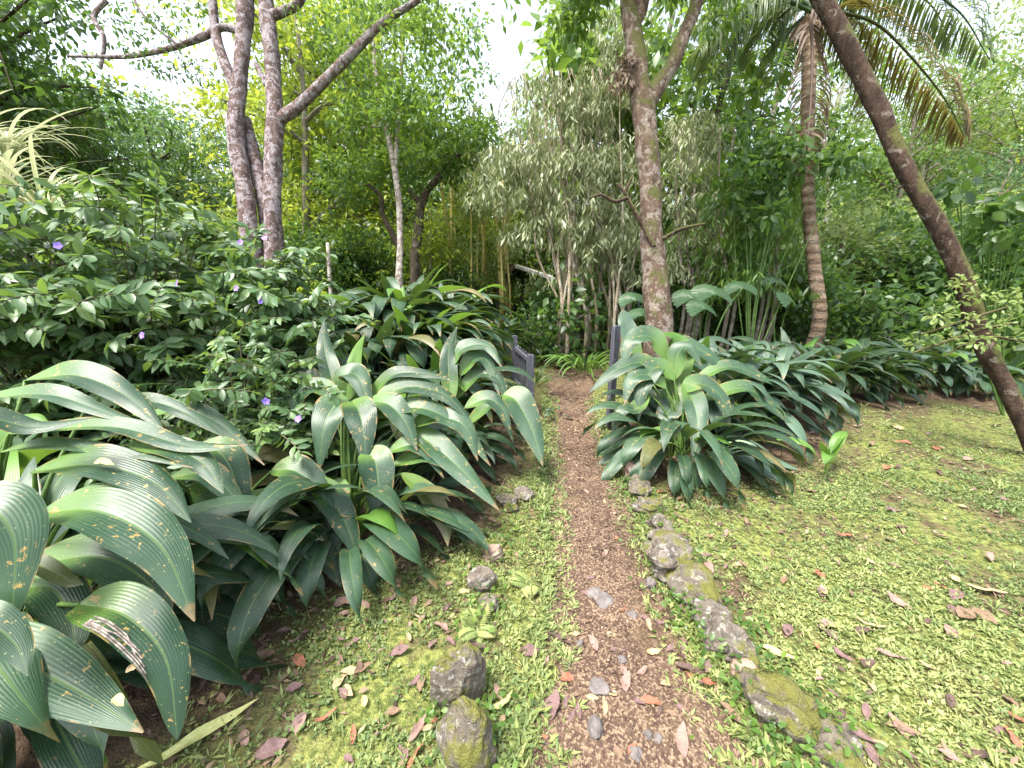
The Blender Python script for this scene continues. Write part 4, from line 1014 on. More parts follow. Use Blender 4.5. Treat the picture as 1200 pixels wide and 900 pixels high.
# ------------------------------------------------------------------ forest trees (archetypes, then copies)
def tree_proto(name, label, cat, H, R, r0, nl, leafL, wr, mat, bark, seed, base=.38, clump_r=.62, nclump=60, down=.25, flat=.7, group='forest trees'):
    r = np.random.default_rng(seed)
    t = thing(name, label, cat, (0, 0, -100), group)
    mb = MB(); n = 16; z = np.linspace(-.3, H * .9, n)
    ph = r.uniform(0, 6, 4); wob = np.stack([.03 * H * np.sin(z / H * 4 + ph[0]), .03 * H * np.sin(z / H * 5 + ph[1]), z], -1); wob[:, :2] -= wob[0, :2]
    mb.add(*tube(wob, np.linspace(r0, r0 * .25, n), 10, .1, seed))
    tips = []
    for k in range(16):
        h = r.uniform(base * .8, .86); b = wob[int(h * (n - 1) / .9 * .9)]
        a = k * 2.4 + r.normal(0, .3); ext = R * r.uniform(.55, 1.0) * (1 - .45 * max(0, (h - .55) / .45)); rise = r.uniform(.1, .5) * ext + .12 * H * r.random()
        e = b + A(math.cos(a) * ext, math.sin(a) * ext, rise)
        sp = spline([b, b + (e - b) * .45 + A(0, 0, .12 * ext), e], 10)
        mb.add(*tube(sp, np.linspace(r0 * .38, r0 * .07, 10), 6, .08, k))
        tips += [sp[5], sp[7], sp[9]]
        for q in range(2):
            e2 = sp[6] + r.normal(0, 1, 3) * A(.4, .4, .3) * ext; tips.append(e2); mb.add(*tube(spline([sp[5 + q], e2], 5), np.linspace(r0 * .1, r0 * .03, 5), 5))
    tips += [wob[-1] + r.normal(0, .5, 3) for _ in range(5)]
    tips = np.array(tips)
    ob('trunk', mb.mesh('trunk'), M[bark], t)
    extra = np.stack([r.normal(0, R * .5, nclump), r.normal(0, R * .5, nclump), H * r.uniform(base + .05, 1.0, nclump)], -1)
    cs = np.vstack([tips, extra]); rad = clump_r * r.uniform(.6, 1.3, len(cs))
    ob('crown', lm(cloud(cs, rad, nl, leafL, wr, .5, seed + 7, down, flat)), M[mat], t)
    return t
PROTO = {}
def forest(kind, label, px, Yd, sc, rz):
    cfg = {
     'dark': dict(name='broadleaf_tree', H=9, R=3.0, r0=.20, nl=7000, leafL=.20, wr=.48, mat='fol_dark', bark='bark_dark', seed=201, base=.22),
     'mid': dict(name='broadleaf_tree', H=9, R=2.6, r0=.16, nl=6200, leafL=.18, wr=.45, mat='fol_mid', bark='bark_bg', seed=202, base=.25),
     'lime': dict(name='broadleaf_tree', H=8, R=2.3, r0=.13, nl=5800, leafL=.17, wr=.45, mat='fol_lime', bark='bark_bg', seed=203, base=.18),
     'pale': dict(name='broadleaf_tree', H=10, R=2.6, r0=.15, nl=4200, leafL=.18, wr=.4, mat='fol_pale', bark='bark_pale', seed=204, base=.35),
     'blue': dict(name='broadleaf_tree', H=8, R=2.8, r0=.16, nl=6500, leafL=.19, wr=.45, mat='fol_blue', bark='bark_bg', seed=205, base=.15),
     'bigleaf': dict(name='large_leaved_tree', H=7.5, R=2.0, r0=.11, nl=3600, leafL=.34, wr=.45, mat='fol_mid', bark='bark_bg', seed=206, base=.3),
     'bush': dict(name='understorey_shrub', H=2.6, R=1.3, r0=.04, nl=4200, leafL=.15, wr=.45, mat='fol_mid', bark='bark_bg', seed=207, base=.05, clump_r=.42, group='understorey shrubs', cat='shrub'),
     'darkbush': dict(name='understorey_shrub', H=2.4, R=1.4, r0=.04, nl=4200, leafL=.17, wr=.5, mat='fol_dark', bark='bark_dark', seed=208, base=.04, clump_r=.42, group='understorey shrubs', cat='shrub'),
     'heart': dict(name='broad_leaved_shrub', H=1.9, R=.9, r0=.03, nl=700, leafL=.22, wr=.55, mat='fol_dark', bark='bark_bg', seed=209, base=.04, clump_r=.4, group='understorey shrubs', cat='shrub'),
     'limebush': dict(name='understorey_shrub', H=3.2, R=1.3, r0=.04, nl=3600, leafL=.14, wr=.42, mat='fol_lime', bark='bark_bg', seed=211, base=.05, clump_r=.40, group='understorey shrubs', cat='shrub'),
     'palebush': dict(name='understorey_shrub', H=2.6, R=1.4, r0=.04, nl=3600, leafL=.17, wr=.4, mat='fol_pale', bark='bark_bg', seed=210, base=.05, clump_r=.45, group='understorey shrubs', cat='shrub'),
    }[kind]
    loc = at(px, Yd)
    if kind not in PROTO:
        c = dict(cfg); PROTO[kind] = tree_proto(label=label, cat=c.pop('cat', 'tree'), **c)
        t = PROTO[kind]; t.location = [float(v) for v in loc]; t.rotation_euler = (0, 0, rz); t.scale = (sc,) * 3
        return t
    return dup(PROTO[kind], label, loc, rz, sc)
FOREST = [
 ('dark', 'dark dense tree at the left frame edge, filling the upper corner', 20, 9.5, 1.05, .3), ('mid', 'full green tree between the left edge and the first sky gap', 48, 10.6, .95, 4.6), ('mid', 'mid green tree second from the left edge, behind the striped plant', 72, 12, .82, 1.2),
 ('dark', 'dark tree right of the sky gap base, left of the twin trunks', 215, 14, .62, 2.2), ('blue', 'bluish tree low in the gap between left edge and twin trunks', 150, 12, .62, 2.9),
 ('pale', 'pale tree far behind the twin trunks, at their left', 255, 19, .62, .7), ('mid', 'tree far off under the brightest sky gap at upper left', 130, 20, .54, 4.0), ('dark', 'dark tree at the very left edge, nearer than the one in the corner', -25, 8.3, .95, 2.7), ('blue', 'bluish green tree between the left corner trees and the sky gap', 90, 14, .80, 1.7),
 ('dark', 'dark round crown just left of the twin trunks, far back', 225, 18, .66, .6), ('mid', 'green crown under the long thin branch of the twin trunk tree', 185, 16, .57, 5.4),
 ('lime', 'second yellow green tree right of the twin trunks, farther back', 385, 14, 1.05, 3.6), ('lime', 'yellow green tree just left of the slim pale trunk, tall', 418, 12.5, 1.1, 2.4),
 ('dark', 'dark shadowed tree right of the crooked tree', 530, 12.5, .68, 1.5), ('mid', 'green tree to the right of the central sky gap, far back', 650, 22, 1.1, 3.1),
 ('pale', 'pale green tree high on the slope at upper right', 1130, 14, .85, 3.3), ('pale', 'pale green tree between palm fronds and right frame edge', 1070, 16, .88, 5.9), ('lime', 'light tree beyond the right frame edge reaching in', 1240, 12, .85, 2.1), ('blue', 'bluish tree on the slope right of the leaning trunk', 1210, 14, .7, .8),
 ('lime', 'bright yellow green backlit tree right of the twin grey trunks', 362, 11, 1.0, .4), ('dark', 'dark tree behind the slim pale trunk', 430, 15, .95, 1.0),
 ('mid', 'tall tree whose crown rises left of the central sky gap', 462, 13.5, 1.12, 5.0), ('blue', 'blue green tall tree bordering the central sky gap', 450, 17, 1.3, 1.9),
 ('bigleaf', 'tree with large light leaves right below the central sky gap', 610, 12, .52, 2.0), ('bigleaf', 'large leaved tree behind the weeping tree and forked trunk', 725, 10, .95, 3.4),
 ('mid', 'mid green tree behind the weeping tree, left of forked trunk', 640, 14, .70, .2), ('lime', 'yellow green tree far behind the bamboo canes', 560, 17, .62, 2.6),
 ('dark', 'dark tree between forked trunk and palm, far back', 830, 12, .95, 3.3), ('mid', 'green tree right behind the palm fronds', 900, 14, 1.05, 5.5),
 ('mid', 'light green tree between palm trunk and leaning trunk', 1010, 15, .85, 1.4), ('pale', 'pale slender tree in the glare at upper right', 1110, 17, .78, 2.0),
 ('pale', 'pale tree at the right frame edge in the glare', 1190, 15, .72, 4.4), ('lime', 'yellow green crown along the upper right edge of the frame', 1090, 22, .75, .9),
 ('blue', 'bluish low tree behind the leaning trunk at right', 1160, 11, .50, 3.0), ('mid', 'far tree low between palm and right sky gap', 1060, 21, .85, 5.0),
 ('mid', 'tree above the forked trunk reaching the top of the frame', 760, 13, 1.15, 4.2), ('blue', 'bluish tree behind the bright yellow green one, left of centre', 400, 19, .85, .0),
 ('lime', 'yellow green tree beyond the path end in the centre', 660, 19, .7, 1.1), ('dark', 'far dark tree filling between twin trunks and bright tree', 320, 21, .78, 3.9),
 ('mid', 'tree far left behind the dark dense corner tree', -60, 13, 1.1, 2.2), ('pale', 'pale far tree behind the palm crown', 960, 20, 1.0, .4),
 ('bush', 'round green bush left of the twin trunks behind the shrub', 180, 8.5, 1.0, .1), ('palebush', 'pale bush behind the twin trunks', 270, 10, 1.0, 1.2),
 ('bush', 'green bush right of the twin trunks behind the mound', 380, 9.5, .9, 2.0), ('darkbush', 'dark hollow bush behind the thin white stake', 410, 10, .95, 3.1),
 ('bush', 'light bush behind the crooked dark tree', 455, 10.5, .9, 4.4), ('darkbush', 'dark leafy bush left of the small shelter roof', 535, 9.2, .6, .6),
 ('heart', 'bushy broad leaved shrub hiding the shelter, left of path bend', 622, 7.0, .52, 1.5), ('darkbush', 'dark bush where the path vanishes', 655, 8.4, .5, 5.1),
 ('heart', 'broad leaved shrub at the right of the path bend', 668, 7.0, .75, 2.7), ('bush', 'bush under the weeping tree', 720, 9, .8, 1.9),
 ('darkbush', 'dark bush behind the forked trunk base', 790, 8, .75, 4.0), ('bush', 'bush behind the narrow leaved shrubs, left of palm', 860, 9, .9, .5),
 ('palebush', 'pale bush right behind the ringed palm trunk', 985, 9, 1.0, 2.6), ('heart', 'broad leaved shrub at the right of the ringed palm trunk', 1010, 6.6, .75, 3.0),
 ('heart', 'broad leaved shrub left of the leaning trunk, in the far border', 1065, 6.0, .75, 4.2), ('darkbush', 'dark bush in the middle of the right far border', 1080, 8, .85, 5.3),
 ('darkbush', 'dark bush right of the leaning trunk', 1170, 7.5, .95, 2.3), ('heart', 'broad leaved shrub at the far right frame edge', 1195, 6.2, .85, .2),
 ('palebush', 'pale bush high on the slope right of the palm', 1050, 12, 1.1, .9), ('palebush', 'pale bush on the slope at the right frame edge', 1180, 12.5, 1.2, 3.5),
 ('darkbush', 'dark bush at the left frame edge behind the striped plant', -10, 7.2, 1.25, 1.0), ('darkbush', 'dark bush behind the tip of the middle shrub', 110, 7.5, 1.0, 2.5),
 ('bush', 'bush far behind the bamboo canes', 520, 12.5, 1.1, 3.3), ('darkbush', 'dark bush right of ringed palm, low behind the border', 930, 7.8, .75, 1.7),
 ('darkbush', 'dark bush between the two right trunks', 1030, 9.5, 1.0, 2.9), ('limebush', 'yellow green bush right of the crooked dark tree, before the bamboo', 512, 9.2, .9, .3), ('limebush', 'yellow green bush behind the bamboo, tall and loose', 545, 11.5, 1.1, 2.2),
 ('limebush', 'yellow green bush left of the weeping tree below its hanging skirt', 590, 12.2, 1.05, 4.0), ('limebush', 'yellow green bush behind the slim pale trunk', 455, 12, 1.0, 5.2),
 ('palebush', 'light green bush on the slope right of the palm trunk', 1015, 11, .9, 1.1), ('limebush', 'yellow green bush left of the twin trunks, far back', 235, 11, .8, 3.0),
 ('darkbush', 'dark bush at the back of the boulder', 340, 8.2, .8, 3.7),
]
for kd, lb, px, Yd, sc, rz in FOREST: forest(kd, lb, px, Yd, sc, rz)
# undergrowth on the slope and the far wood behind it: nobody could count it
n = 26000
y = rng.uniform(7.0, 34, n); x = rng.uniform(-1.6, 1.6, n) * (y + 3)
kp = np.abs(path_s(x, y)) > 1.3; x, y = x[kp], y[kp]; n = len(x)
pos = np.stack([x, y, height(x, y) + rng.random(n) * (.25 + .02 * y)], -1)
T_ = leaf_batch(pos, rdir(n) + A(0, 0, .3), rdir(n) * .6 + A(0, 0, 1), rng.uniform(.15, .4, n), rng.uniform(.06, .16, n), rng.random(n))
o = ob('undergrowth', mesh_from('undergrowth', T_[0], T_[1], tint=T_[2]), M['fol_dark']); o['kind'] = 'stuff'
r = np.random.default_rng(404); cs = []
for k in range(260):
    a = r.uniform(-1.15, 1.15); dd = r.uniform(26, 44); hh = r.uniform(0, 1)
    x, y = math.sin(a) * dd * 1.15, math.cos(a) * dd
    cs.append(A(x, y, float(height(x, y)) + hh * (4.2 + 1.2 * math.sin(a * 7))))
T_ = cloud(cs, 1.9, 42000, .40, .5, .5, 405, .2)
o = ob('far_wood', lm(T_, 'far_wood'), M['fol_blue']); o['kind'] = 'stuff'

# fan-leaved palms
def fan_palm(label, px, Yd, leaves, seed):
    f0 = at(px, Yd); r = np.random.default_rng(seed)
    t = thing('fan_palm', label, 'palm', f0, 'fan leaved young palms')
    for (lx, ly, dd, R) in leaves:
        c = P(lx, ly, dd) - f0
        nn = nrm(A(r.normal(0, .3), -.8, .9)); e1 = nrm(np.cross(nn, UPV)); e2 = np.cross(e1, nn) * -1
        mb = MB(); k = 31; a = np.linspace(-2.0, 2.0, k)
        rad = R * (1 - .06 * (np.arange(k) % 2)) * (1 - .15 * np.abs(a) / 2)
        rows = []
        for q in (0.03, .35, .7, 1.0):
            zz = (.035 * R * np.where(np.arange(k) % 2, 1, -1)) * q - .25 * R * q ** 2
            rows.append(c + (np.sin(a) * rad * q)[:, None] * e1 + (-np.cos(a) * rad * q * .9)[:, None] * (-e2) * -1 + zz[:, None] * nn)
        V = np.concatenate(rows); i = (np.arange(3)[:, None] * k + np.arange(k - 1)[None])
        mb.add(V, np.stack([i, i + 1, i + k + 1, i + k], -1).reshape(-1, 4), None, np.full(len(V), r.uniform(.5, 1)))
        ob('fan_leaf', mb.mesh('fan_leaf', False), M['fol_blue'], t)
        V, F = tube(spline([A(0, 0, 0), c * .6 + A(0, .1, .1), c], 12), np.linspace(.014, .008, 12), 6)
        ob('stalk', mesh_from('stalk', V, F), M['stalk'], t)
fan_palm('fan leaved young palm right of the forked trunk', 835, 5.6, [(838, 345, 5.2, .34), (812, 350, 5.2, .30), (826, 362, 5.0, .26), (870, 338, 5.6, .26)], 1)
fan_palm('fan leaved young palm with pleated leaves at the left of the forked trunk', 742, 5.6, [(745, 352, 5.3, .26), (752, 370, 5.0, .22)], 2)
fan_palm('fan leaved young palm beside the ringed palm trunk', 930, 6.2, [(928, 352, 5.9, .28), (910, 330, 6.0, .25)], 3)

# two small ferns by the left edging
def fern(label, px, py, L, n, seed):
    f0 = G(px, py); r = np.random.default_rng(seed); t = thing('fern', label, 'fern', f0, 'small ferns by the path')
    for k in range(n):
        a = r.uniform(0, 2 * PI); sp = arch_spine(L * r.uniform(.7, 1.1), r.uniform(.6, 1.1), r.uniform(-.5, .1), 16, 1.2)
        R = np.array([[math.cos(a), -math.sin(a), 0], [math.sin(a), math.cos(a), 0], [0, 0, 1]]); sp = sp @ R.T
        tg = nrm(np.gradient(sp, axis=0)); sd = nrm(np.cross(tg, UPV)); m = 15; ii = np.arange(1, 16)
        pos = np.concatenate([sp[ii], sp[ii]]); ax = np.concatenate([sd[ii] + tg[ii] * .4, -sd[ii] + tg[ii] * .4])
        v = np.concatenate([ii, ii]) / 15; LL = L * .34 * np.sin(PI * (.12 + .86 * v)) ** .8
        x = leaf_batch(pos, ax, np.repeat(UPV[None], len(pos), 0) + 0, LL, LL * .32 + .001, np.full(len(pos), r.uniform(.6, 1)))
        mb = MB(); mb.add(x[0], x[1], None, x[2]); mb.add(*tube(sp, np.linspace(.002, .0008, 16), 4))
        ob('frond', mb.mesh('frond'), M['weed'], t)
fern('small bright fern right beside the grey lichened stone', 622, 688, .12, 6, 1)
fern('small bright fern between mossy stones, nearer than the other', 560, 742, .125, 9, 2)

# leafy vine tips at the right edge, bright sprig by the boulder
def sprig(name, label, px, Yd, pts, dd, n, L, mat, seed, rad=.16, rows=2, wr=.6):
    f0 = at(px, Yd); t = thing(name, label, 'plant', f0)
    cs = [P(x, y, dd + rng.uniform(-.2, .2)) - f0 for x, y in pts]; mb = MB()
    for c in cs: mb.add(*tube(spline([A(0, 0, 0), c * .5 + A(rng.normal(0, .05), .1, .1), c], 10), np.linspace(.012, .005, 10), 6))
    ob('stems', mb.mesh('stems'), M['stalk'], t)
    ob('foliage', lm(cloud(cs, rad, n, L, wr, .6, seed, .5, .8, rows), 'foliage'), M[mat], t)
sprig('leafy_vine', 'round leaved vine hanging in from the right frame edge beside the leaning trunk', 1230, 4.2, [(1120, 235), (1150, 245), (1175, 255), (1195, 240), (1160, 275), (1190, 285), (1140, 265), (1125, 215), (1205, 265), (1180, 230)], 3.7, 230, .12, 'fol_dark', 301)
sprig('young_sapling', 'bright lime leaved sapling at the right end of the purple flowered shrub', 365, 5.0, [(362, 318), (358, 335), (368, 345), (370, 322), (355, 312)], 4.6, 60, .12, 'fol_lime', 302, .1)
sprig('leafy_shrub', 'glossy dark leaved shrub just left of the palm trunk, higher than a person', 895, 6.0, [(880, 170), (900, 190), (870, 200), (915, 210), (890, 225), (930, 190), (860, 230), (905, 250), (880, 260), (920, 165), (990, 185), (975, 175)], 5.7, 900, .16, 'fol_dark', 303, .30, 2, .42)

# ------------------------------------------------------------------ gate, post, shelter, stake
def box(cx, cy, z0, z1, sx, sy, bev=.006):
    import bmesh
    bm = bmesh.new(); bmesh.ops.create_cube(bm, size=1)
    for v in bm.verts: v.co = Vector((cx + v.co.x * sx, cy + v.co.y * sy, (z0 + z1) / 2 + v.co.z * (z1 - z0)))
    bmesh.ops.bevel(bm, geom=bm.edges[:], offset=bev, segments=2, affect='EDGES')
    bmesh.ops.triangulate(bm, faces=bm.faces[:])
    V = np.array([v.co[:] for v in bm.verts]); F = np.array([[w.index for w in f_.verts] for f_ in bm.faces]); bm.free()
    return V, F
q = G(714, 500)
dq = q[1] * CP - (q[2] - CAMZ) * SP
hp = P(713, 378, dq)[2] - q[2]
t = thing('gate_post', 'single dark grey wooden post right of the path, specked with white lichen', 'post', q)
mb = MB(); mb.add(*box(0, 0, -.1, hp, .066, .066)); ob('shaft', mb.mesh('shaft', False), M['post'], t)
mb = MB(); mb.add(*box(-.0405, -.012, .02, hp - .02, .012, .055, .003)); ob('latch_strip', mb.mesh('latch_strip', False), M['post'], t)
t.rotation_euler = (0, 0, .5)
a, b = G(621, 487), None
b = at(603, 4.95)
t = thing('slatted_gate', 'open dark grey wooden gate with upright slats left of the path', 'gate', a)
v = b - a; L = float(np.linalg.norm(v[:2])); ang = math.atan2(v[1], v[0]); t.rotation_euler = (0, 0, ang)
da = a[1] * CP - (a[2] - CAMZ) * SP
h1 = P(620, 412, da)[2] - a[2]; db = b[1] * CP - (b[2] - CAMZ) * SP; h2 = P(603, 391, db)[2] - a[2]
for nm_, x_, hh in (('post', 0, h1), ('post', L, h2)):
    mb = MB(); mb.add(*box(x_, 0, -.1, hh, .07, .07)); ob(nm_, mb.mesh(nm_, False), M['post'], t)
for zz in (.16, h1 - .10):
    mb = MB(); mb.add(*box(L / 2, .0, zz, zz + .05, L - .074, .03, .004)); ob('rail', mb.mesh('rail', False), M['post'], t)
for k in range(6):
    mb = MB(); mb.add(*box(.09 + (L - .18) * k / 5, -.027, .10, h1 - .03, .05, .018, .004)); ob('slat', mb.mesh('slat', False), M['post'], t)
sh = at(606, 9.6)
t = thing('shelter', 'small brown shelter with a pale roof edge behind the mound, mostly hidden by leaves', 'shelter', sh)
d = 9.3
def slab(p0, p1, p2, p3, th):
    p = np.array([p0, p1, p2, p3]); nn = nrm(np.cross(p[1] - p[0], p[3] - p[0])) * th
    V = np.vstack([p, p + nn]); F = np.array([[0, 3, 2, 1], [4, 5, 6, 7], [0, 1, 5, 4], [1, 2, 6, 5], [2, 3, 7, 6], [3, 0, 4, 7]]); return V, F
back = A(0, 2.2, .15)
e0, ap, e1 = P(566, 352, d) - sh, P(604, 314, d) - sh, P(652, 330, d) - sh
V, F = slab(e0, ap, ap + back, e0 + back, .06); ob('roof', mesh_from('roof', V, F, smooth=False), M['roof_brown'], t)
V, F = slab(ap, e1, e1 + back, ap + back, .06); ob('roof', mesh_from('roof', V, F, smooth=False), M['roof_pale'], t)
for px_ in (e0 * .8 + e1 * .2, e1 * .8 + e0 * .2, e0 * .8 + e1 * .2 + back * .9, e1 * .8 + e0 * .2 + back * .9):
    mb = MB(); mb.add(*box(px_[0], px_[1] + .1, -.6, px_[2] + .12, .09, .09)); ob('post', mb.mesh('post', False), M['roof_brown'], t)
f0 = at(384, 6.4)
V, F = tube(spline([A(0, 0, -.2), A(.01, 0, .9), P(384, 285, 6.18) - f0], 10), np.full(10, .03), 8, .03, 1)
tag(ob('stake', mesh_from('stake', V, F), M['bark_pale'], None, f0), 'thin pale upright stake left of the mound, before a dark hollow', 'stake')

# ------------------------------------------------------------------ fallen leaves
def fallen_mesh(seed, wr, curl):
    r = np.random.default_rng(seed); n = 14; v = np.linspace(0, 1, n)
    sp = np.stack([v - .5, .06 * np.sin(v * PI * 1.3 + seed), curl * (v - .5) ** 2 + .02 * np.sin(v * 9 + seed)], -1)
    w = wr * np.maximum(np.sin(PI * v ** .85) ** .8, .03)
    V, F, U = blade(sp, w, UPV, 7, .35, .1, 0., twist=r.normal(0, .4), ruf=.18, seed=seed)
    return V, F, U
FM = {}
def fallen(px, py, Lpx, colour, label, rz=None, wr=None, lift=.012, on=None, name='fallen_leaf', group='fallen leaves', tilt=.18):
    q = G(px, py) if on is None else P(px, py, on)
    d = q[1] * CP - (q[2] - CAMZ) * SP
    sd = int(rng.integers(0, 6)); w_ = wr if wr else float(rng.choice([.34, .42, .5]))
    key = (colour, sd, w_)
    if key not in FM:
        V, F, U = fallen_mesh(sd, w_, [.5, -.4, .25, .8, .1, -.2][sd]); FM[key] = mesh_from('fallen_leaf', V, F, U); FM[key].materials.append(M['dead_' + colour])
    L = Lpx * d / FPX * (.70 if name == 'fallen_leaf' else 1.)
    o = ob(name, FM[key], None, None, q + A(0, 0, lift))
    o.scale = (L,) * 3
    o.rotation_euler = (rng.normal(0, tilt), rng.normal(0, tilt * .7), rng.uniform(0, 6.28) if rz is None else rz)
    return tag(o, label, 'leaf', group)
NOTE = [
 (763, 828, 38, 'rusty red', 'rusty red leaf in mid path near the bottom, below a pale pink one', .1, .34), (734, 806, 34, 'pale pinkish', 'pale pink leaf just above the rusty red one on the path', 1.2, .45),
 (708, 832, 34, 'tan', 'narrow tan leaf lying upright beside the angular path stone', 1.3, .25), (645, 835, 52, 'purple brown', 'big crumpled purple brown leaf on the left path side', 1.0, .5),
 (678, 840, 26, 'purple brown', 'small purple brown leaf right of the big crumpled one', 1.6, .4), (666, 800, 28, 'rusty red', 'red leaf lying flat on the left path side above the crumpled one', .1, .45),
 (695, 760, 32, 'pale pinkish', 'pink leaf left of the small pale pebble', 1.9, .4), (765, 770, 28, 'yellow', 'small yellow leaf on the path right of the pebble', .1, .4),
 (800, 768, 24, 'purple brown', 'violet leaf under the edge of the right stones', 1.3, .45), (830, 806, 30, 'rusty red', 'dark red leaf tucked against the pink topped stone', .3, .5),
 (808, 790, 48, 'dark brown', 'long dark curled leaf at the right side of the near path', -.4, .3), (860, 850, 58, 'dull brown', 'long brown leaf leaning by the nearest right edging slab', -.9, .25),
 (800, 875, 50, 'pale pinkish', 'large pale pink leaf at the bottom right of the path', 1.3, .4), (910, 772, 52, 'yellow', 'long yellow leaf lying beside the lichen crusted stone', -.5, .25),
 (963, 697, 24, 'yellow', 'yellow leaf standing in the right lawn', 1.0, .4), (1117, 683, 18, 'yellow', 'pale yellow leaf upright in the right lawn, farther right', 1.5, .5),
 (922, 742, 26, 'purple brown', 'mauve leaf on the lawn behind the lichen crusted stone', 1.1, .6), (1020, 738, 50, 'tan', 'long tan leaf in the middle of the right lawn', -.4, .2),
 (1040, 775, 46, 'pale pinkish', 'pinkish long leaf in the middle of right lawn, nearer', -.3, .2), (1016, 785, 30, 'dark brown', 'dark red brown leaf under the pinkish long one', .4, .5),
 (1155, 697, 56, 'tan', 'long brown leaf near the right frame edge', -.2, .25), (1130, 725, 40, 'dull brown', 'broad brown leaf below the long one at the right', .2, .6),
 (1182, 870, 34, 'rusty red', 'rusty leaf at the lower right corner', 1.0, .5), (1150, 890, 34, 'dark brown', 'dark leaf at the lower right corner, next to the rusty one', .2, .5),
 (1000, 865, 60, 'purple brown', 'long mauve leaf at the bottom of the right lawn', -.6, .25), (1055, 860, 44, 'dull brown', 'curled brown leaf low on the right lawn', -.7, .3),
 (385, 845, 38, 'rusty red', 'rusty narrow leaf on the lower left grass', .7, .3), (347, 812, 28, 'purple brown', 'mauve oval leaf on the lower left grass', .2, .5),
 (405, 712, 36, 'pale pinkish', 'pink leaf on the grass below the middle clump', .3, .6), (425, 790, 30, 'dull brown', 'brown leaf left of the upright stone', .9, .4),
 (320, 885, 46, 'purple brown', 'large purple grey leaf at the bottom left of the frame', .6, .6), (490, 860, 50, 'pale pinkish', 'pinkish brown leaf pressed against the moss topped stone', 1.1, .3),
 (487, 892, 44, 'rusty red', 'red brown leaf at the lower frame edge left of the mossy stone', 1.3, .3), (428, 827, 18, 'yellow', 'small yellow leaf left of the upright stone', 1.8, .6),
 (330, 712, 30, 'tan', 'orange brown leaf in the shadow under the drooping clump', .4, .3), (280, 733, 26, 'dull brown', 'dull leaf upright in the grass beside the big lower left clump', 1.1, .4),
 (590, 830, 44, 'pale greenish', 'yellow green dying leaf on the ground right of the upright stone', .6, .35), (583, 815, 34, 'pale pinkish', 'pale pink narrow leaf beside the upright stone', 2.2, .25),
 (622, 770, 30, 'purple brown', 'mauve leaf on weeds at the left path margin', .2, .6), (655, 755, 44, 'dark brown', 'dark brown curled strip of leaf crossing the left path margin', -.4, .25),
 (545, 698, 20, 'tan', 'tan leaf at the foot of the grey lichened stone', .2, .5), (560, 762, 34, 'dark brown', 'dark dead leaf beneath the near fern', -.3, .4),
]
for (px, py, L, col, lb, rz, wr) in NOTE: fallen(px, py, L, col, lb, rz, wr, .022)
fallen(122, 545, 32, 'yellow', 'yellow oval leaf resting on a big arching leaf of the lower left clump', .1, .45, .010, 1.225, tilt=.25)
fallen(140, 826, 30, 'yellow', 'pale yellow oval leaf resting on the lowest big leaf at lower left', -.3, .5, .015, .985, tilt=.3)
fallen(157, 782, 22, 'tan', 'ochre leaf caught on the torn pale strips', 1.2, .5, .0, 1.04, tilt=.6)
q = G(245, 862)
fallen(240, 868, 112, 'pale greenish', 'long pale green strap leaf lying on the grass at lower left', .62, .12, .03, name='fallen_strap_leaf', group='fallen leaves')
ZONE = [ # px range, py range, number, size px, place
 ((640, 850), (640, 895), 62, (12, 26), 'on the brown gravel of the near path'),
 ((645, 730), (460, 640), 28, (6, 14), 'on the far stretch of the path'),
 ((250, 530), (700, 895), 46, (16, 36), 'in the weeds of the lower left grass'),
 ((450, 640), (600, 760), 20, (10, 20), 'among weeds between the left clumps and the path'),
 ((830, 1195), (600, 700), 36, (10, 26), 'on the middle of the right lawn'),
 ((930, 1195), (700, 895), 34, (16, 40), 'on the near right lawn'),
 ((770, 1195), (475, 600), 44, (8, 24), 'on the far part of the right lawn'),
]
mix = ['purple brown', 'dull brown', 'pale pinkish', 'rusty red', 'tan', 'dark brown', 'dull brown', 'purple brown']
for (x0, x1), (y0, y1), k, (a, b), place in ZONE:
    for j in range(k):
        px, py = rng.uniform(x0, x1), rng.uniform(y0, y1)
        col = mix[int(rng.integers(0, len(mix)))]
        fallen(px, py, rng.uniform(a, b), col, f'small {col} fallen leaf {place}', None, None, .018)
# fine leaf litter under the clumps
n = 5200
c_ = np.array([(-1.75, 1.3), (-1.15, 2.15), (-.8, 2.3), (-.1, 3.6), (1.35, 3.3), (2.3, 3.9), (-1.2, 2.0), (1.0, 3.1), (1.6, 2.6), (2.8, 3.4)]); idx = rng.integers(0, len(c_), n)
xy = c_[idx] + rng.normal(0, .42, (n, 2)); kp = np.abs(path_s(xy[:, 0], xy[:, 1])) > .9; xy = xy[kp]; n = len(xy)
pos = np.c_[xy, height(xy[:, 0], xy[:, 1]) + .006 + .012 * rng.random(n)]
ax = rdir(n) * A(1, 1, .25); LL = rng.uniform(.02, .07, n)
T_ = leaf_batch(pos, ax, rdir(n) * .3 + A(0, 0, 1), LL, LL * rng.uniform(.15, .5, n), rng.random(n) * .8)
o = ob('leaf_litter', mesh_from('leaf_litter', T_[0], T_[1], tint=T_[2]), M['chips']); o['kind'] = 'stuff'

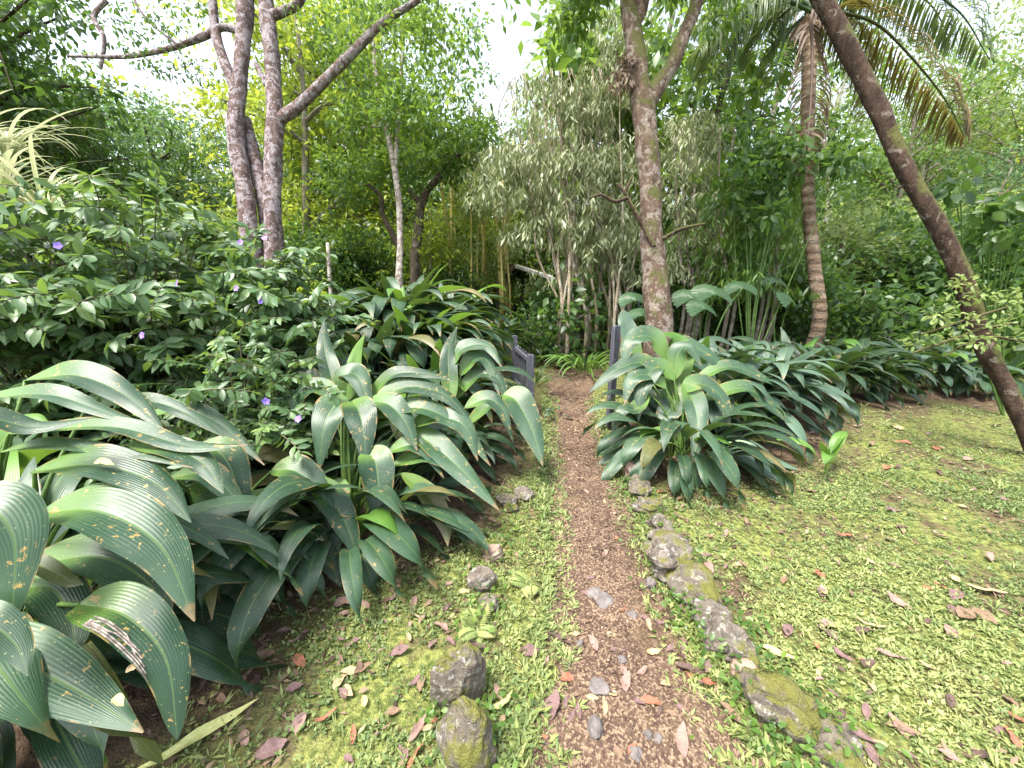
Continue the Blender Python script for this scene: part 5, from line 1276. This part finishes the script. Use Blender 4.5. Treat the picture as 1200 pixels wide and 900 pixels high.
n = 26000
y = .6 + 6.0 * rng.random(n) ** 1.2; x = rng.uniform(-1, 1, n) * (.6 + 1.6 * y)
kp = (np.abs(path_s(x, y)) > .9) & (rng.random(n) < np.clip(.35 + .8 * wav(x, y, 2.1, 14) + .5 * wav(x, y, 5.7, 15), .05, 1)); x, y = x[kp], y[kp]; n = len(x)
LL = rng.uniform(.012, .045, n); ax = rdir(n) * A(1, 1, .3)
T_ = leaf_batch(np.c_[x, y, height(x, y) + .008 + .014 * rng.random(n)], ax, rdir(n) * .35 + A(0, 0, 1), LL, LL * rng.uniform(.12, .5, n), rng.random(n) * .85)
o = ob('leaf_litter', mesh_from('leaf_litter', T_[0], T_[1], tint=T_[2]), M['chips']); o['kind'] = 'stuff'

# ------------------------------------------------------------------ camera, sky, sun
cam = bpy.data.cameras.new('camera'); co = bpy.data.objects.new('camera', cam); C.objects.link(co)
cam.sensor_width = 36; cam.lens = 36 * FPX / 1200; cam.clip_start = .05; cam.clip_end = 1000
co.location = (0, 0, CAMZ); co.rotation_euler = (PI / 2 - PITCH, 0, 0)
S.camera = co
SUN_EL, SUN_AZ = math.radians(66), math.radians(-130)      # azimuth from +Y, clockwise positive
w = bpy.data.worlds.new('World'); S.world = w; w.use_nodes = True
nt = w.node_tree; nt.nodes.clear()
sky = nt.nodes.new('ShaderNodeTexSky'); sky.sky_type = 'NISHITA'; sky.sun_disc = False
sky.sun_elevation = SUN_EL; sky.sun_rotation = SUN_AZ; sky.air_density = 1.0; sky.dust_density = 3.0; sky.ozone_density = 1.0
hs = nt.nodes.new('ShaderNodeHueSaturation'); hs.inputs['Saturation'].default_value = .5; hs.inputs['Value'].default_value = 1.5
bg = nt.nodes.new('ShaderNodeBackground'); bg.inputs['Strength'].default_value = .15
out = nt.nodes.new('ShaderNodeOutputWorld')
nt.links.new(sky.outputs[0], hs.inputs['Color']); nt.links.new(hs.outputs[0], bg.inputs['Color']); nt.links.new(bg.outputs[0], out.inputs['Surface'])
sl = bpy.data.lights.new('sun', 'SUN'); sl.energy = 3.7; sl.angle = math.radians(16); sl.color = (1, .95, .86)
so = bpy.data.objects.new('sun', sl); C.objects.link(so); so.location = (0, 0, 30)
dirv = Vector((math.sin(SUN_AZ) * math.cos(SUN_EL), math.cos(SUN_AZ) * math.cos(SUN_EL), math.sin(SUN_EL)))
so.rotation_euler = (-dirv).to_track_quat('-Z', 'Y').to_euler()
S.view_settings.view_transform = 'Standard'; S.view_settings.look = 'None'; S.view_settings.exposure = 1.43; S.view_settings.gamma = 1
S.cycles.max_bounces = 8; S.cycles.diffuse_bounces = 4; S.cycles.transmission_bounces = 6; S.cycles.glossy_bounces = 2
S.cycles.use_denoising = True
